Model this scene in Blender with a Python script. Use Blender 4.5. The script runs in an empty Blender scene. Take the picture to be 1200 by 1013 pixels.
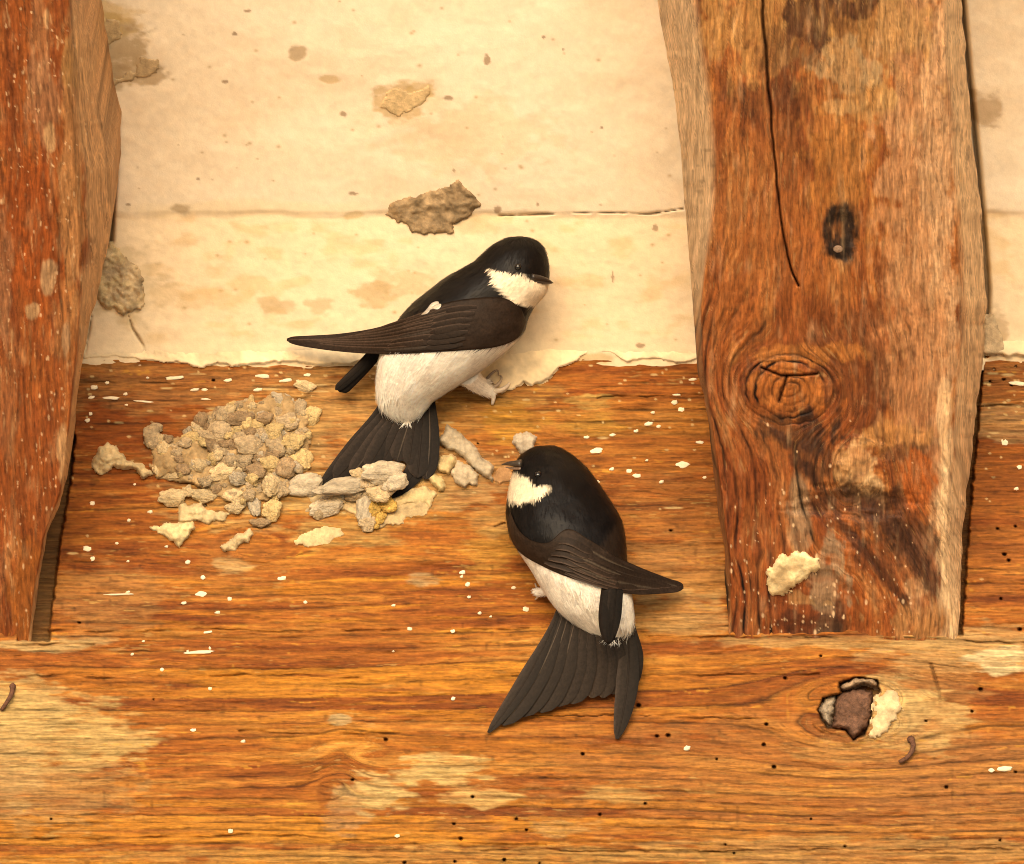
import bpy, math, random
import numpy as np
from mathutils import Vector
from mathutils.bvhtree import BVHTree

# ------------------------------------------------------------------ camera, sky, sun, exposure
scene = bpy.context.scene
col = scene.collection
E = math.radians(20.0)            # the lens looks up 20 degrees at the beam under the roof
D = 2.6                           # metres from lens to beam
F = 7124.0                        # focal length in photo pixels (1200 wide)
S = D / F                         # metres per photo pixel at the beam
CAM = np.array([0.0, -D * math.cos(E), -D * math.sin(E)])
FW = np.array([0.0, math.cos(E), math.sin(E)])
UP = np.array([0.0, -math.sin(E), math.cos(E)])
cd = bpy.data.cameras.new('camera'); cam = bpy.data.objects.new('camera', cd); col.objects.link(cam)
cam.location = CAM; cam.rotation_euler = (math.radians(90) + E, 0, 0)
cd.sensor_width = 36.0; cd.sensor_fit = 'HORIZONTAL'; cd.lens = 36.0 * F / 1200.0
cd.clip_start = 0.05; cd.clip_end = 3000.0
scene.camera = cam

SUN_EL, SUN_AZ = math.radians(7.0), math.radians(7.0)   # low sun behind the photographer, to the left
world = bpy.data.worlds.new('World'); scene.world = world; world.use_nodes = True
wn = world.node_tree; bg = wn.nodes['Background']
sky = wn.nodes.new('ShaderNodeTexSky'); sky.sky_type = 'NISHITA'; sky.sun_disc = False
sky.sun_elevation = SUN_EL; sky.sun_rotation = math.radians(180.0) + SUN_AZ
sky.air_density = 1.0; sky.dust_density = 2.0
wn.links.new(sky.outputs[0], bg.inputs[0]); bg.inputs[1].default_value = 0.15
sd = bpy.data.lights.new('sun', 'SUN'); sun = bpy.data.objects.new('sun', sd); col.objects.link(sun)
sd.energy = 3.0; sd.angle = math.radians(56.0); sd.color = (1.0, 0.88, 0.72)
sdir = Vector((math.sin(SUN_AZ) * math.cos(SUN_EL), math.cos(SUN_AZ) * math.cos(SUN_EL), -math.sin(SUN_EL)))
sun.rotation_euler = sdir.to_track_quat('-Z', 'Y').to_euler()
sun.location = (-2, -4, 2)
scene.view_settings.view_transform = 'Standard'; scene.view_settings.look = 'None'
scene.view_settings.gamma = 1.0; scene.view_settings.use_curve_mapping = False
scene.view_settings.exposure = 0.74
scene.render.engine = 'CYCLES'; scene.cycles.use_denoising = True; scene.cycles.denoiser = 'OPENIMAGEDENOISE'
scene.cycles.denoising_input_passes = 'RGB_ALBEDO_NORMAL'; scene.cycles.denoising_prefilter = 'NONE'; scene.cycles.filter_width = 1.0

random.seed(4); RNG = np.random.RandomState(11)

# ------------------------------------------------------------------ numeric helpers
TAB = RNG.rand(512, 512).astype(np.float32) * 2 - 1
def vn(x, y, s=0):
    x = np.asarray(x, np.float32) + s * 37.17 + 900; y = np.asarray(y, np.float32) + s * 91.7 + 900
    xi = np.floor(x); yi = np.floor(y); fx = x - xi; fy = y - yi
    xi = xi.astype(np.int32); yi = yi.astype(np.int32)
    fx = fx * fx * (3 - 2 * fx); fy = fy * fy * (3 - 2 * fy)
    x0 = xi & 511; x1 = (xi + 1) & 511; y0 = yi & 511; y1 = (yi + 1) & 511
    a = TAB[x0, y0]; b = TAB[x1, y0]; c = TAB[x0, y1]; d = TAB[x1, y1]
    return (a + (b - a) * fx) * (1 - fy) + (c + (d - c) * fx) * fy
def fbm(x, y, o=4, s=0, g=0.5):
    r = 0; a = 1.0; n = 0
    for k in range(o):
        r = r + a * vn(x * 2 ** k, y * 2 ** k, s + k * 3); n += a; a *= g
    return r / n * 1.5
def sm(a, b, x):
    t = np.clip((x - a) / (b - a), 0, 1); return t * t * (3 - 2 * t)
def mixc(c, rgb, m):
    m = np.asarray(m)[..., None]; return c * (1 - m) + np.asarray(rgb, np.float32) * m
def ramp(t, stops):
    xs = [s[0] for s in stops]
    return np.stack([np.interp(t, xs, [s[1][k] for s in stops]) for k in range(3)], -1).astype(np.float32)
def polysd(U, V, poly):
    """signed distance in pixels, positive inside"""
    U = np.asarray(U, float); V = np.asarray(V, float)
    best = np.full(U.shape, 1e9); ins = np.zeros(U.shape, bool); n = len(poly)
    for i in range(n):
        x0, y0 = poly[i]; x1, y1 = poly[(i + 1) % n]
        dx, dy = x1 - x0, y1 - y0
        t = np.clip(((U - x0) * dx + (V - y0) * dy) / (dx * dx + dy * dy + 1e-9), 0, 1)
        best = np.minimum(best, (U - x0 - t * dx) ** 2 + (V - y0 - t * dy) ** 2)
        c = ((y0 > V) != (y1 > V)) & (U < (x1 - x0) * (V - y0) / (y1 - y0 + 1e-12) + x0)
        ins ^= c
    d = np.sqrt(best); return np.where(ins, d, -d)
def linesd(U, V, pts):
    best = np.full(np.shape(U), 1e9)
    for (x0, y0), (x1, y1) in zip(pts[:-1], pts[1:]):
        dx, dy = x1 - x0, y1 - y0
        t = np.clip(((U - x0) * dx + (V - y0) * dy) / (dx * dx + dy * dy), 0, 1)
        best = np.minimum(best, (U - x0 - t * dx) ** 2 + (V - y0 - t * dy) ** 2)
    return np.sqrt(best)
def zone(U, V, uc, vc, ru, rv, soft=.35, nz=.35, ns=(26, 10), s=0, rot=0.0):
    du, dv = U - uc, V - vc
    if rot:
        c, q = math.cos(rot), math.sin(rot); du, dv = du * c + dv * q, -du * q + dv * c
    d = np.sqrt((du / ru) ** 2 + (dv / rv) ** 2) + nz * fbm(U / ns[0], V / ns[1], 4, s + 50)
    return sm(1 + soft, 1 - soft, d)

def win(U, V, x, y, rx, ry, pad=2.1):
    r = np.where(np.abs(V[:, 0] - y) < pad * ry + 8)[0]
    if len(r) == 0: return None
    a, b = r[0], r[-1] + 1
    c = np.where((np.abs(U[a:b] - x) < pad * rx + 8).any(0))[0]
    if len(c) == 0: return None
    return slice(a, b), slice(c[0], c[-1] + 1)
def winp(U, V, pts, pad=14):
    p = np.array(pts, float); c = (p.min(0) + p.max(0)) / 2; e = (p.max(0) - p.min(0)) / 2 + pad
    return win(U, V, c[0], c[1], e[0], e[1], 1.0)

# ------------------------------------------------------------------ pixel to place
def ray(u, v):
    u = np.asarray(u, float); v = np.asarray(v, float)
    a = (u - 600.0) / F; b = (506.5 - v) / F
    return np.stack([a, FW[1] + b * UP[1], FW[2] + b * UP[2]], -1)
def on_plane(u, v, n, k):
    r = ray(u, v); t = (k - CAM @ n) / (r @ n); return CAM + r * t[..., None]
NB = np.array([0.0, -1.0, 0.0])
def PB(u, v, h=0.0):                      # on the beam's face, h metres proud
    u, v, h = np.broadcast_arrays(np.asarray(u, float), np.asarray(v, float), np.asarray(h, float))
    return on_plane(u, v, NB, h)
def PF(u, v, h=0.0):                      # on an upright plane facing the lens, h metres proud
    u, v, h = np.broadcast_arrays(np.asarray(u, float), np.asarray(v, float), np.asarray(h, float))
    return CAM + ray(u, v) * (D + 0.007 - h)[..., None]
SL = math.radians(45.0)
NR = np.array([0.0, -math.sin(SL), -math.cos(SL)])
KR = float(PB(600, 745)[()] @ NR)
def PR(u, v, d=0.0):                      # on the rafters' sloping underside, d metres deeper
    u, v, d = np.broadcast_arrays(np.asarray(u, float), np.asarray(v, float), np.asarray(d, float))
    return on_plane(u, v, NR, KR - d)
S1 = math.radians(66.0)
N1 = np.array([0.0, -math.sin(S1), -math.cos(S1)])
K1 = float(PB(600, 419, 0.001) @ N1)
PBEND = on_plane(np.array(600.0), np.array(250.0), N1, K1)
N2 = np.array([0.0, -math.sin(SL), -math.cos(SL)]); K2 = float(PBEND @ N2)
def PC(u, v, h=0.0):                      # on the plaster between the rafters, h metres proud
    u, v, h = np.broadcast_arrays(np.asarray(u, float), np.asarray(v, float), np.asarray(h, float))
    a = on_plane(u, v, N1, K1 + h); b = on_plane(u, v, N2, K2 + h)
    return np.where((v > 250)[..., None], a, b)

# ------------------------------------------------------------------ object helpers
def tag(o, label=None, cat=None, group=None, kind=None):
    if label: o['label'] = label
    if cat: o['category'] = cat
    if group: o['group'] = group
    if kind: o['kind'] = kind
    return o
def empty(name, loc):
    o = bpy.data.objects.new(name, None); col.objects.link(o); o.location = tuple(loc)
    o.empty_display_size = 0.02; return o
def origin_of(parent):
    p = np.zeros(3)
    while parent is not None: p = p + np.array(parent.location); parent = parent.parent
    return p
def mesh_data(name, verts, faces, cols=None, smooth=True):
    me = bpy.data.meshes.new(name)
    verts = np.asarray(verts, np.float32)
    if isinstance(faces, np.ndarray) and faces.ndim == 2:
        k = faces.shape[1]; nf = len(faces)
        me.vertices.add(len(verts)); me.vertices.foreach_set('co', verts.ravel())
        me.loops.add(nf * k); me.loops.foreach_set('vertex_index', faces.astype(np.int32).ravel())
        me.polygons.add(nf); me.polygons.foreach_set('loop_start', np.arange(0, nf * k, k, dtype=np.int32))
        me.update(calc_edges=True)
    else:
        me.from_pydata([tuple(map(float, p)) for p in verts], [], [tuple(map(int, f)) for f in faces]); me.update()
    if cols is not None:
        c4 = np.ones((len(verts), 4), np.float32); c4[:, :3] = np.clip(np.asarray(cols), 0.002, 0.95)
        at = me.attributes.new('Col', 'FLOAT_COLOR', 'POINT'); at.data.foreach_set('color', c4.ravel())
    me.polygons.foreach_set('use_smooth', np.full(len(me.polygons), smooth))
    return me
def obj(name, verts, faces, cols, mat, parent=None, loc=None, smooth=True):
    """world-space verts -> ONE object whose origin is the parent's (or loc)"""
    verts = np.asarray(verts, float)
    base = origin_of(parent) if parent is not None else np.zeros(3)
    if loc is None: loc = base
    loc = np.asarray(loc, float)
    me = mesh_data(name, verts - loc, faces, cols, smooth); me.materials.append(mat)
    o = bpy.data.objects.new(name, me); col.objects.link(o)
    o.location = tuple(loc - base)
    if parent is not None: o.parent = parent
    return o
def gridfaces(ny, nx, flip=False):
    i = np.arange(ny * nx).reshape(ny, nx)
    a, b, c, d = i[:-1, :-1], i[:-1, 1:], i[1:, 1:], i[1:, :-1]
    q = [a, d, c, b] if not flip else [a, b, c, d]
    return np.stack([x.ravel() for x in q], -1)
def axis(lo, hi, step, olo, ohi, grow=1.09):
    a = list(np.arange(lo, hi + step, step))
    def ext(start, end, sgn):
        r = []; x = start; st = step
        while (x - end) * sgn < 0:
            st = min(st * grow, 60); x = x + sgn * st; r.append(x)
        return r
    return np.array(ext(lo, olo, -1)[::-1] + a + ext(a[-1], ohi, 1), np.float32)

# ------------------------------------------------------------------ materials
def nodes(m):
    m.use_nodes = True; nt = m.node_tree; return nt, nt.nodes, nt.links, nt.nodes['Principled BSDF']
def mat_paint(name, rough=.8, spec=.25, scale=(300, 300, 300), rot=(0, 0, 0), var=.25, bump=.25, dist=.0006,
              scale2=None, var_obj=0.0, base=None, sheen=0.0, detail=6):
    """colour attribute (the piece's own pigments) with procedural grain, mottling and fine relief"""
    m = bpy.data.materials.new(name); nt, N, L, P = nodes(m)
    tc = N.new('ShaderNodeTexCoord'); mp = N.new('ShaderNodeMapping')
    mp.vector_type = 'TEXTURE'; mp.inputs['Scale'].default_value = [1 / q for q in scale]; mp.inputs['Rotation'].default_value = rot
    L.new(tc.outputs['Object'], mp.inputs[0])
    nz = N.new('ShaderNodeTexNoise'); nz.inputs['Scale'].default_value = 1.0
    nz.inputs['Detail'].default_value = detail; nz.inputs['Roughness'].default_value = .62
    L.new(mp.outputs[0], nz.inputs['Vector'])
    if base is None:
        at = N.new('ShaderNodeAttribute'); at.attribute_name = 'Col'; csrc = at.outputs['Color']
    else:
        rgb = N.new('ShaderNodeRGB'); rgb.outputs[0].default_value = (*base, 1); csrc = rgb.outputs[0]
    mr = N.new('ShaderNodeMapRange'); mr.inputs['From Min'].default_value = .3; mr.inputs['From Max'].default_value = .7
    mr.inputs['To Min'].default_value = 1 - var; mr.inputs['To Max'].default_value = 1 + var
    L.new(nz.outputs['Fac'], mr.inputs['Value'])
    mul = N.new('ShaderNodeVectorMath'); mul.operation = 'SCALE'
    L.new(csrc, mul.inputs[0]); L.new(mr.outputs[0], mul.inputs['Scale'])
    out = mul.outputs[0]
    if var_obj:
        oi = N.new('ShaderNodeObjectInfo'); m2 = N.new('ShaderNodeMapRange')
        m2.inputs['To Min'].default_value = 1 - var_obj; m2.inputs['To Max'].default_value = 1 + var_obj
        L.new(oi.outputs['Random'], m2.inputs['Value'])
        k = N.new('ShaderNodeVectorMath'); k.operation = 'SCALE'
        L.new(out, k.inputs[0]); L.new(m2.outputs[0], k.inputs['Scale']); out = k.outputs[0]
    L.new(out, P.inputs['Base Color'])
    P.inputs['Roughness'].default_value = rough; P.inputs['Specular IOR Level'].default_value = spec
    if sheen:
        P.inputs['Sheen Weight'].default_value = sheen; P.inputs['Sheen Roughness'].default_value = .5
    if bump:
        src = nz.outputs['Fac']
        if scale2:
            mp2 = N.new('ShaderNodeMapping'); mp2.vector_type = 'TEXTURE'; mp2.inputs['Scale'].default_value = [1 / q for q in scale2]
            mp2.inputs['Rotation'].default_value = rot; L.new(tc.outputs['Object'], mp2.inputs[0])
            nz2 = N.new('ShaderNodeTexNoise'); nz2.inputs['Scale'].default_value = 1; nz2.inputs['Detail'].default_value = 4
            L.new(mp2.outputs[0], nz2.inputs['Vector'])
            ad = N.new('ShaderNodeMath'); ad.operation = 'ADD'; L.new(src, ad.inputs[0]); L.new(nz2.outputs['Fac'], ad.inputs[1])
            src = ad.outputs[0]
        b = N.new('ShaderNodeBump'); b.inputs['Strength'].default_value = bump; b.inputs['Distance'].default_value = dist
        L.new(src, b.inputs['Height']); L.new(b.outputs[0], P.inputs['Normal'])
    return m
M_BEAM = mat_paint('weathered_beam_wood', .75, .22, (80, 300, 950), var=.46, bump=.7, dist=.0006, scale2=(500, 500, 900))
M_RAFT = mat_paint('weathered_rafter_wood', .7, .3, (900, 900, 110), rot=(math.radians(45), 0, 0), var=.44, bump=.7,
                   dist=.0005, scale2=(700, 700, 500))
M_PLAS = mat_paint('limewash_plaster', .9, .15, (260, 260, 260), var=.07, bump=.3, dist=.0003, scale2=(1500, 1500, 1500))
M_CRUST = mat_paint('crumbly_mortar', .92, .12, (420, 420, 420), var=.26, bump=.45, dist=.0005, scale2=(1400, 1400, 1400))
M_MUD = mat_paint('dry_mud', .92, .12, (2.2, 2.2, 2.2), var=.34, bump=.8, dist=.001, scale2=(7, 7, 7), var_obj=.16)
M_DROP = mat_paint('limewash_drop', .85, .2, (2, 2, 2), var=.12, bump=.3, dist=.0004, var_obj=.12, base=(.83, .72, .52))
M_BODY = mat_paint('body_plumage', .42, .14, (500, 500, 900), var=.15, bump=.25, dist=.0003)
M_FEATH = mat_paint('flight_feathers', .55, .1, (900, 900, 900), var=.3, bump=.25, dist=.0003)
M_HORN = mat_paint('horn_beak', .35, .5, (600, 600, 600), var=.2, bump=.1, dist=.0002)
M_EYE = mat_paint('glossy_eye', .05, .8, (100, 100, 100), var=.05, bump=0, base=(.006, .005, .005))
M_RUST = mat_paint('rusty_iron', .85, .3, (500, 500, 500), var=.45, bump=.7, dist=.0009, scale2=(1500, 1500, 1500))
M_WALL = mat_paint('rough_render', .9, .1, (8, 8, 8), var=.1, bump=.4, dist=.004, base=(.62, .5, .34))
M_GRND = mat_paint('pale_gravel', .95, .1, (30, 30, 30), var=.3, bump=.5, dist=.01, base=(.62, .54, .42))

# ------------------------------------------------------------------ the setting: ground, wall, plaster slope
GZ = -2.5
gx = 400.0
obj('ground', [(-gx, -gx, GZ), (gx, -gx, GZ), (gx, gx, GZ), (-gx, gx, GZ)], [(0, 1, 2, 3)], None, M_GRND)['kind'] = 'structure'
def boxv(x0, x1, y0, y1, z0, z1):
    v = [(x, y, z) for z in (z0, z1) for y in (y0, y1) for x in (x0, x1)]
    f = [(0, 2, 3, 1), (4, 5, 7, 6), (0, 1, 5, 4), (2, 6, 7, 3), (0, 4, 6, 2), (1, 3, 7, 5)]
    return v, f
ZBOT = float(PB(600, 1185)[2])
v_, f_ = boxv(-1.25, 1.25, 0.02, 0.16, GZ, ZBOT + 0.004)
obj('wall', v_, f_, None, M_WALL, smooth=False)['kind'] = 'structure'

UA = axis(70, 860, 1.5, -2500, 3700); UA2 = axis(1120, 1215, 1.5, 860, 3700)
ua = np.unique(np.concatenate([UA[UA < 1110], np.arange(1115, 1216, 1.6), UA[UA > 1216]])).astype(np.float32)
va = axis(-25, 432, 1.5, -1350, 433)
U, V = np.meshgrid(ua, va)
cc = ramp(.5 + .35 * fbm(U / 170, V / 90, 4, 1) + .12 * fbm(U / 12, V / 9, 3, 2),
          [(0, (.78, .62, .44)), (.5, (.86, .74, .565)), (1, (.89, .79, .63))])
low = sm(246, 256, V + 3 * fbm(U / 50, U * 0, 3, 5))
cc = mixc(cc, (.76, .60, .385), .7 * low)
cc = mixc(cc, (.68, .48, .24), .5 * low * sm(.15, .75, fbm(U / 34, V / 16, 4, 9)))
cc = mixc(cc, (.82, .68, .46), .65 * sm(385, 420, V + 9 * fbm(U / 25, V / 12, 3, 6)))
cc = mixc(cc, (.84, .70, .47), .6 * zone(U, V, 300, 246, 130, 10, s=4) * (U < 640))
hh = .0006 * fbm(U / 90, V / 60, 3, 20) + .00007 * fbm(U / 9, V / 7, 3, 21) + .00022 * low * fbm(U / 22, V / 14, 3, 22)
hh += .0012 * (1 - low) * np.exp(-np.clip(250 - V, 0, 999) / 60)
for (x, y, rx, ry, k, rgb) in [(470, 118, 36, 20, .75, (.52, .36, .17)), (495, 104, 16, 7, .6, (.55, .38, .16)), (130, 55, 34, 34, .8, (.38, .27, .14)),
        (160, 85, 30, 14, .75, (.40, .28, .15)), (125, 100, 20, 10, .7, (.40, .28, .15)), (118, 20, 34, 22, .6, (.58, .40, .14)),
        (1150, 128, 20, 20, .7, (.42, .29, .16)), (1165, 395, 14, 32, .65, (.44, .31, .18)), (440, 347, 26, 12, .6, (.45, .31, .14)),
        (323, 357, 20, 9, .55, (.42, .3, .15)), (378, 358, 16, 10, .5, (.42, .3, .15)), (480, 330, 34, 18, .45, (.52, .37, .18)),
        (212, 246, 12, 6, .7, (.36, .26, .15)), (348, 62, 8, 8, .7, (.38, .26, .14)), (385, 93, 9, 4, .6, (.5, .33, .13)), (413, 253, 10, 4, .5, (.55, .38, .15)),
        (550, 160, 90, 40, .28, (.68, .48, .24)), (640, 240, 40, 14, .12, (.6, .45, .28)), (230, 350, 60, 14, .35, (.6, .42, .2)),  # faintest zone is the upper bird's head shadow, painted into the plaster colour
        (690, 420, 26, 7, .6, (.48, .35, .15)), (560, 265, 30, 12, .4, (.55, .42, .22)), (150, 335, 40, 42, .5, (.5, .38, .22))]:
    q = win(U, V, x, y, rx, ry)
    m = zone(U[q], V[q], x, y, rx, ry, .3, .55, (16, 9), int(x)); cc[q] = mixc(cc[q], rgb, k * m); hh[q] -= .0002 * k * m
spk = [(402, 134, 4, 3), (525, 115, 6, 3), (571, 70, 4, 6), (290, 13, 4, 2), (275, 40, 3, 2), (414, 227, 5, 2), (768, 268, 4, 4), (630, 240, 2, 2), (718, 325, 1.5, 6),
       (750, 405, 5, 3), (150, 240, 3, 2), (264, 96, 4, 2), (637, 44, 2, 2), (583, 246, 4, 4), (532, 200, 2, 2), (232, 210, 2, 1.5), (705, 150, 2, 1.5), (660, 58, 1.5, 1.5)]
for (x, y, a, b) in spk:
    q = win(U, V, x, y, a, b)
    m = zone(U[q], V[q], x, y, a, b, .25, .3, (4, 3), int(x)); cc[q] = mixc(cc[q], (.30, .20, .12), .8 * m)
rs = np.random.RandomState(3)
for _ in range(90):
    x, y = rs.uniform(110, 800), rs.uniform(0, 410); r = rs.uniform(.8, 2.0)
    q = win(U, V, x, y, 8, 8)
    m = np.exp(-(((U[q] - x) / r / 1.4) ** 2 + ((V[q] - y) / r) ** 2)); cc[q] = mixc(cc[q], (.42, .28, .12), .7 * m)
crk = np.minimum(linesd(U, V, [(585, 253), (640, 251), (700, 249), (760, 251), (800, 245)]),
                 linesd(U, V, [(148, 360), (155, 385), (168, 405), (170, 425)]))
crk = np.minimum(crk, linesd(U, V, [(108, 368), (103, 395), (99, 420)]))
wcr = 1.1 * np.clip(.6 + .8 * fbm(U / 14, V / 14, 2, 31), .2, 2)
m = np.exp(-(crk / wcr) ** 2); cc = mixc(cc, (.25, .16, .08), .8 * m); hh -= .0022 * m
gapc = np.minimum(linesd(U, V, [(1127, 0), (1136, 100), (1145, 190), (1153, 280), (1157, 340), (1155, 415)]),
                  linesd(U, V, [(95, 0), (106, 41), (118, 125), (133, 198), (129, 282)]))
m = np.exp(-(gapc / 3.2) ** 2); hh -= .010 * m; cc = mixc(cc, (.16, .10, .055), .8 * m)
P_ = PC(U, V, hh)
ceil = obj('ceiling', P_.reshape(-1, 3), gridfaces(*U.shape), cc.reshape(-1, 3), M_PLAS); ceil['kind'] = 'structure'
# roof slab over the plaster
q = [PC(np.array(ua[0]), np.array(va[0]), -.05), PC(np.array(ua[-1]), np.array(va[0]), -.05), PC(np.array(ua[-1]), np.array(249.0), -.05), PC(np.array(ua[0]), np.array(249.0), -.05)]
q = [np.array(p) for p in q]; q2 = [p - NR * .06 for p in q]
slab = obj('roof', q + q2, [(0, 1, 2, 3), (7, 6, 5, 4), (0, 4, 5, 1), (1, 5, 6, 2), (2, 6, 7, 3), (3, 7, 4, 0)], None, M_WALL, smooth=False)
slab['kind'] = 'structure'

# ------------------------------------------------------------------ the beam
ua = axis(-20, 1220, 1.2, -2500, 3700); va = axis(404, 1026, 1.15, 399, 1185)
U, V = np.meshgrid(ua, va)
w = 4 * fbm(U / 520, V / 110, 2, 1) + .7 * fbm(U / 120, V / 20, 2, 2)
g = V + w
for (ku, kv, R, sx) in [(384, 925, 9, 2.0), (1000, 832, 40, 2.0), (430, 880, 10, 2.5), (300, 640, 16, 2.5)]:
    du = (U - ku) / sx; dv = V - kv; r2 = du * du + dv * dv
    g = g - dv * R * R / np.maximum(r2, R * R * .5)
g = g + 16 * np.exp(-((U - 400) / 26) ** 2 - ((V - 895) / 42) ** 2) + .8 * fbm(U / 16, V / 6, 3, 4)
vg = np.arange(300, 1300); pv = np.interp(vg, [300, 560, 700, 860, 950, 1000, 1300], [13, 14, 17, 17, 10, 7.5, 9])
ph = np.interp(g, vg, np.cumsum(1 / pv)) + .16 * fbm(U / 420, V / 45, 2, 3)
row = np.floor(ph); fr = ph - row; dl = np.minimum(fr, 1 - fr) * np.interp(V, vg, pv)
r1 = vn(row * 7.31, row * 0 + .5, 7); r2_ = vn(row * 3.7 + .3, row * 0 + 9.5, 8)
lowreg = sm(640, 740, V)
amp = np.clip(.45 + .45 * np.floor(ph + .5) * 0 + .6 * vn(U / 210 + 40 * np.floor(ph + .5), np.floor(ph + .5) * 5.3, 9) + .38 * lowreg, .05, 1)
amp = amp * np.clip(.78 + (.8 - .45 * lowreg) * vn(U / 24, g / 5, 10), .1, 1.15)
line = np.exp(-(dl / 1.0) ** 2) * amp
halo = np.exp(-(dl / 4.0) ** 2) * amp
t = .50 + (.10 + .16 * lowreg) * r1 + .30 * fbm(U / 190, g / 11, 4, 12) + .16 * fbm(U / 34, g / 3.2, 3, 13) + .14 * fbm(U / 260, V / 90, 2, 15)
cc = ramp(t, [(0, (.17, .045, .010)), (.25, (.29, .085, .017)), (.5, (.43, .150, .030)), (.75, (.56, .245, .055)), (1, (.68, .37, .12))])
gold = np.clip(zone(U, V, 470, 760, 330, 110, .6, .3, (90, 14), 3) * .8 + zone(U, V, 690, 960, 260, 40, .6, .5, (60, 8), 8) * .5 + zone(U, V, 200, 985, 330, 45, .5, .5, (60, 8), 9) * .7, 0, 1)
cc = mixc(cc, (.74, .34, .042), gold * .75 * sm(-.15, .45, r2_ + .5 * fbm(U / 80, g / 6, 3, 14)))
# broad regions of the timber: stripped, scraped, stained
Z = [(285, 545, 112, 66, (.56, .41, .22), .6), (430, 580, 80, 30, (.54, .39, .20), .55), (540, 555, 60, 40, (.56, .42, .24), .6), (160, 520, 110, 55, (.30, .078, .014), .75), (120, 500, 60, 40, (.27, .07, .013), .5), (250, 455, 190, 30, (.46, .25, .11), .55),
     (440, 475, 110, 50, (.58, .37, .17), .75), (530, 460, 60, 40, (.50, .28, .10), .6), (700, 520, 140, 50, (.42, .17, .04), .5),
     (600, 495, 36, 26, (.55, .31, .06), .75), (575, 645, 36, 26, (.58, .34, .08), .6), (580, 610, 30, 22, (.56, .38, .18), .6), (690, 500, 40, 16, (.53, .32, .07), .6), (1170, 450, 60, 34, (.45, .22, .08), .5),
     (1180, 500, 60, 22, (.56, .40, .24), .55), (1175, 570, 60, 40, (.30, .105, .026), .6), (1165, 660, 50, 40, (.40, .17, .05), .4),
     (800, 665, 90, 36, (.52, .30, .13), .6), (800, 720, 80, 26, (.58, .40, .21), .65), (800, 600, 90, 40, (.42, .21, .075), .4),
     (1130, 760, 110, 26, (.62, .43, .24), .75), (1085, 800, 60, 40, (.52, .28, .12), .55), (1170, 775, 36, 16, (.80, .68, .50), .95), (1080, 850, 56, 34, (.70, .52, .28), .85), (1045, 830, 40, 40, (.72, .55, .32), .7),
     (990, 880, 60, 14, (.66, .46, .22), .5), (950, 910, 330, 70, (.45, .22, .085), .45), (1130, 920, 120, 60, (.46, .23, .10), .4),
     (50, 860, 100, 44, (.66, .48, .24), .85), (20, 830, 60, 40, (.70, .52, .28), .75), (130, 865, 50, 16, (.68, .49, .25), .8), (60, 930, 90, 40, (.50, .32, .16), .6), (10, 905, 40, 40, (.58, .42, .24), .55),
     (515, 903, 50, 19, (.72, .55, .29), .93), (438, 930, 42, 20, (.70, .53, .29), .9), (560, 935, 46, 13, (.68, .48, .24), .85), (725, 931, 40, 11, (.62, .42, .19), .7), (655, 970, 36, 9, (.60, .40, .20), .6),
     (405, 950, 24, 26, (.42, .27, .17), .65), (545, 965, 34, 14, (.30, .12, .05), .5), (60, 755, 80, 8, (.62, .47, .28), .75), (980, 752, 140, 7, (.60, .42, .22), .6),
     (400, 625, 60, 16, (.58, .40, .17), .7), (280, 660, 50, 40, (.44, .20, .06), .4), (270, 663, 24, 9, (.60, .45, .27), .7), (1000, 1000, 300, 18, (.56, .36, .17), .6), (520, 1003, 360, 12, (.62, .38, .14), .6),
     (398, 843, 14, 6, (.60, .46, .30), .9), (497, 680, 18, 8, (.55, .42, .28), .7), (120, 700, 70, 40, (.48, .27, .12), .5), (600, 460, 70, 16, (.52, .33, .13), .5), (690, 470, 26, 9, (.62, .44, .17), .8)]
for k, (x, y, rx, ry, rgb, s_) in enumerate(Z):
    q = win(U, V, x, y, rx, ry); gq = g[q]; uq = U[q]
    m = zone(uq, V[q], x, y, rx, ry, .22, .5, (24, 6), 100 + k); cc[q] = mixc(cc[q], rgb, s_ * m * np.clip(.92 + .55 * fbm(uq / 40, gq / 3.6, 4, 200 + k), 0, 1.05))
kn = zone(U, V, 381, 925, 8, 24, .3, .2, (8, 12), 66, rot=.18); cc = mixc(cc, (.36, .12, .02), .8 * kn)
# fine fibre: short dark dashes and pale flecks along the grain
f1 = vn(U / 22, g / 1.9, 60) + .6 * vn(U / 8, g / 1.5, 61)
f3 = vn(U / 60, g / 3.4, 66) + .5 * vn(U / 5, g / 2.6, 67)
cc = cc * (1 + .14 * f1 + .13 * f3 + .10 * vn(U / 3, V / 2.2, 71))[..., None]
cc = cc * (1 - .4 * sm(.62, 1.1, f1))[..., None]
cc = cc * (1 - .35 * sm(.5, .95, vn(U / 7, V / 4.5, 68)) * sm(0, .6, fbm(U / 90, V / 45, 2, 69)))[..., None]
cc = mixc(cc, (.70, .47, .20), .5 * sm(.70, 1.15, -f1) * sm(-.2, .4, fbm(U / 120, V / 50, 3, 62)))
cc = mixc(cc, (.74, .42, .07), .5 * sm(.75, 1.1, f3) * sm(.0, .5, fbm(U / 140, V / 40, 3, 63) + .4 * gold))
cc = cc * (1 - .10 * halo - .62 * line)[..., None]
f2 = sm(.66, .9, vn(U / 50, g / 2.0, 64)) * sm(.05, .5, fbm(U / 160, V / 60, 2, 65)) * (1 - .5 * lowreg)
cc = cc * (1 - .4 * f2)[..., None]
hh = -.00055 * line - .0006 * f2 + .0009 * fbm(U / 150, V / 40, 3, 40) + .0005 * fbm(U / 50, g / 9, 3, 41) + .00030 * fbm(U / 14, g / 3.0, 3, 42) + .00012 * f1
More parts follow.
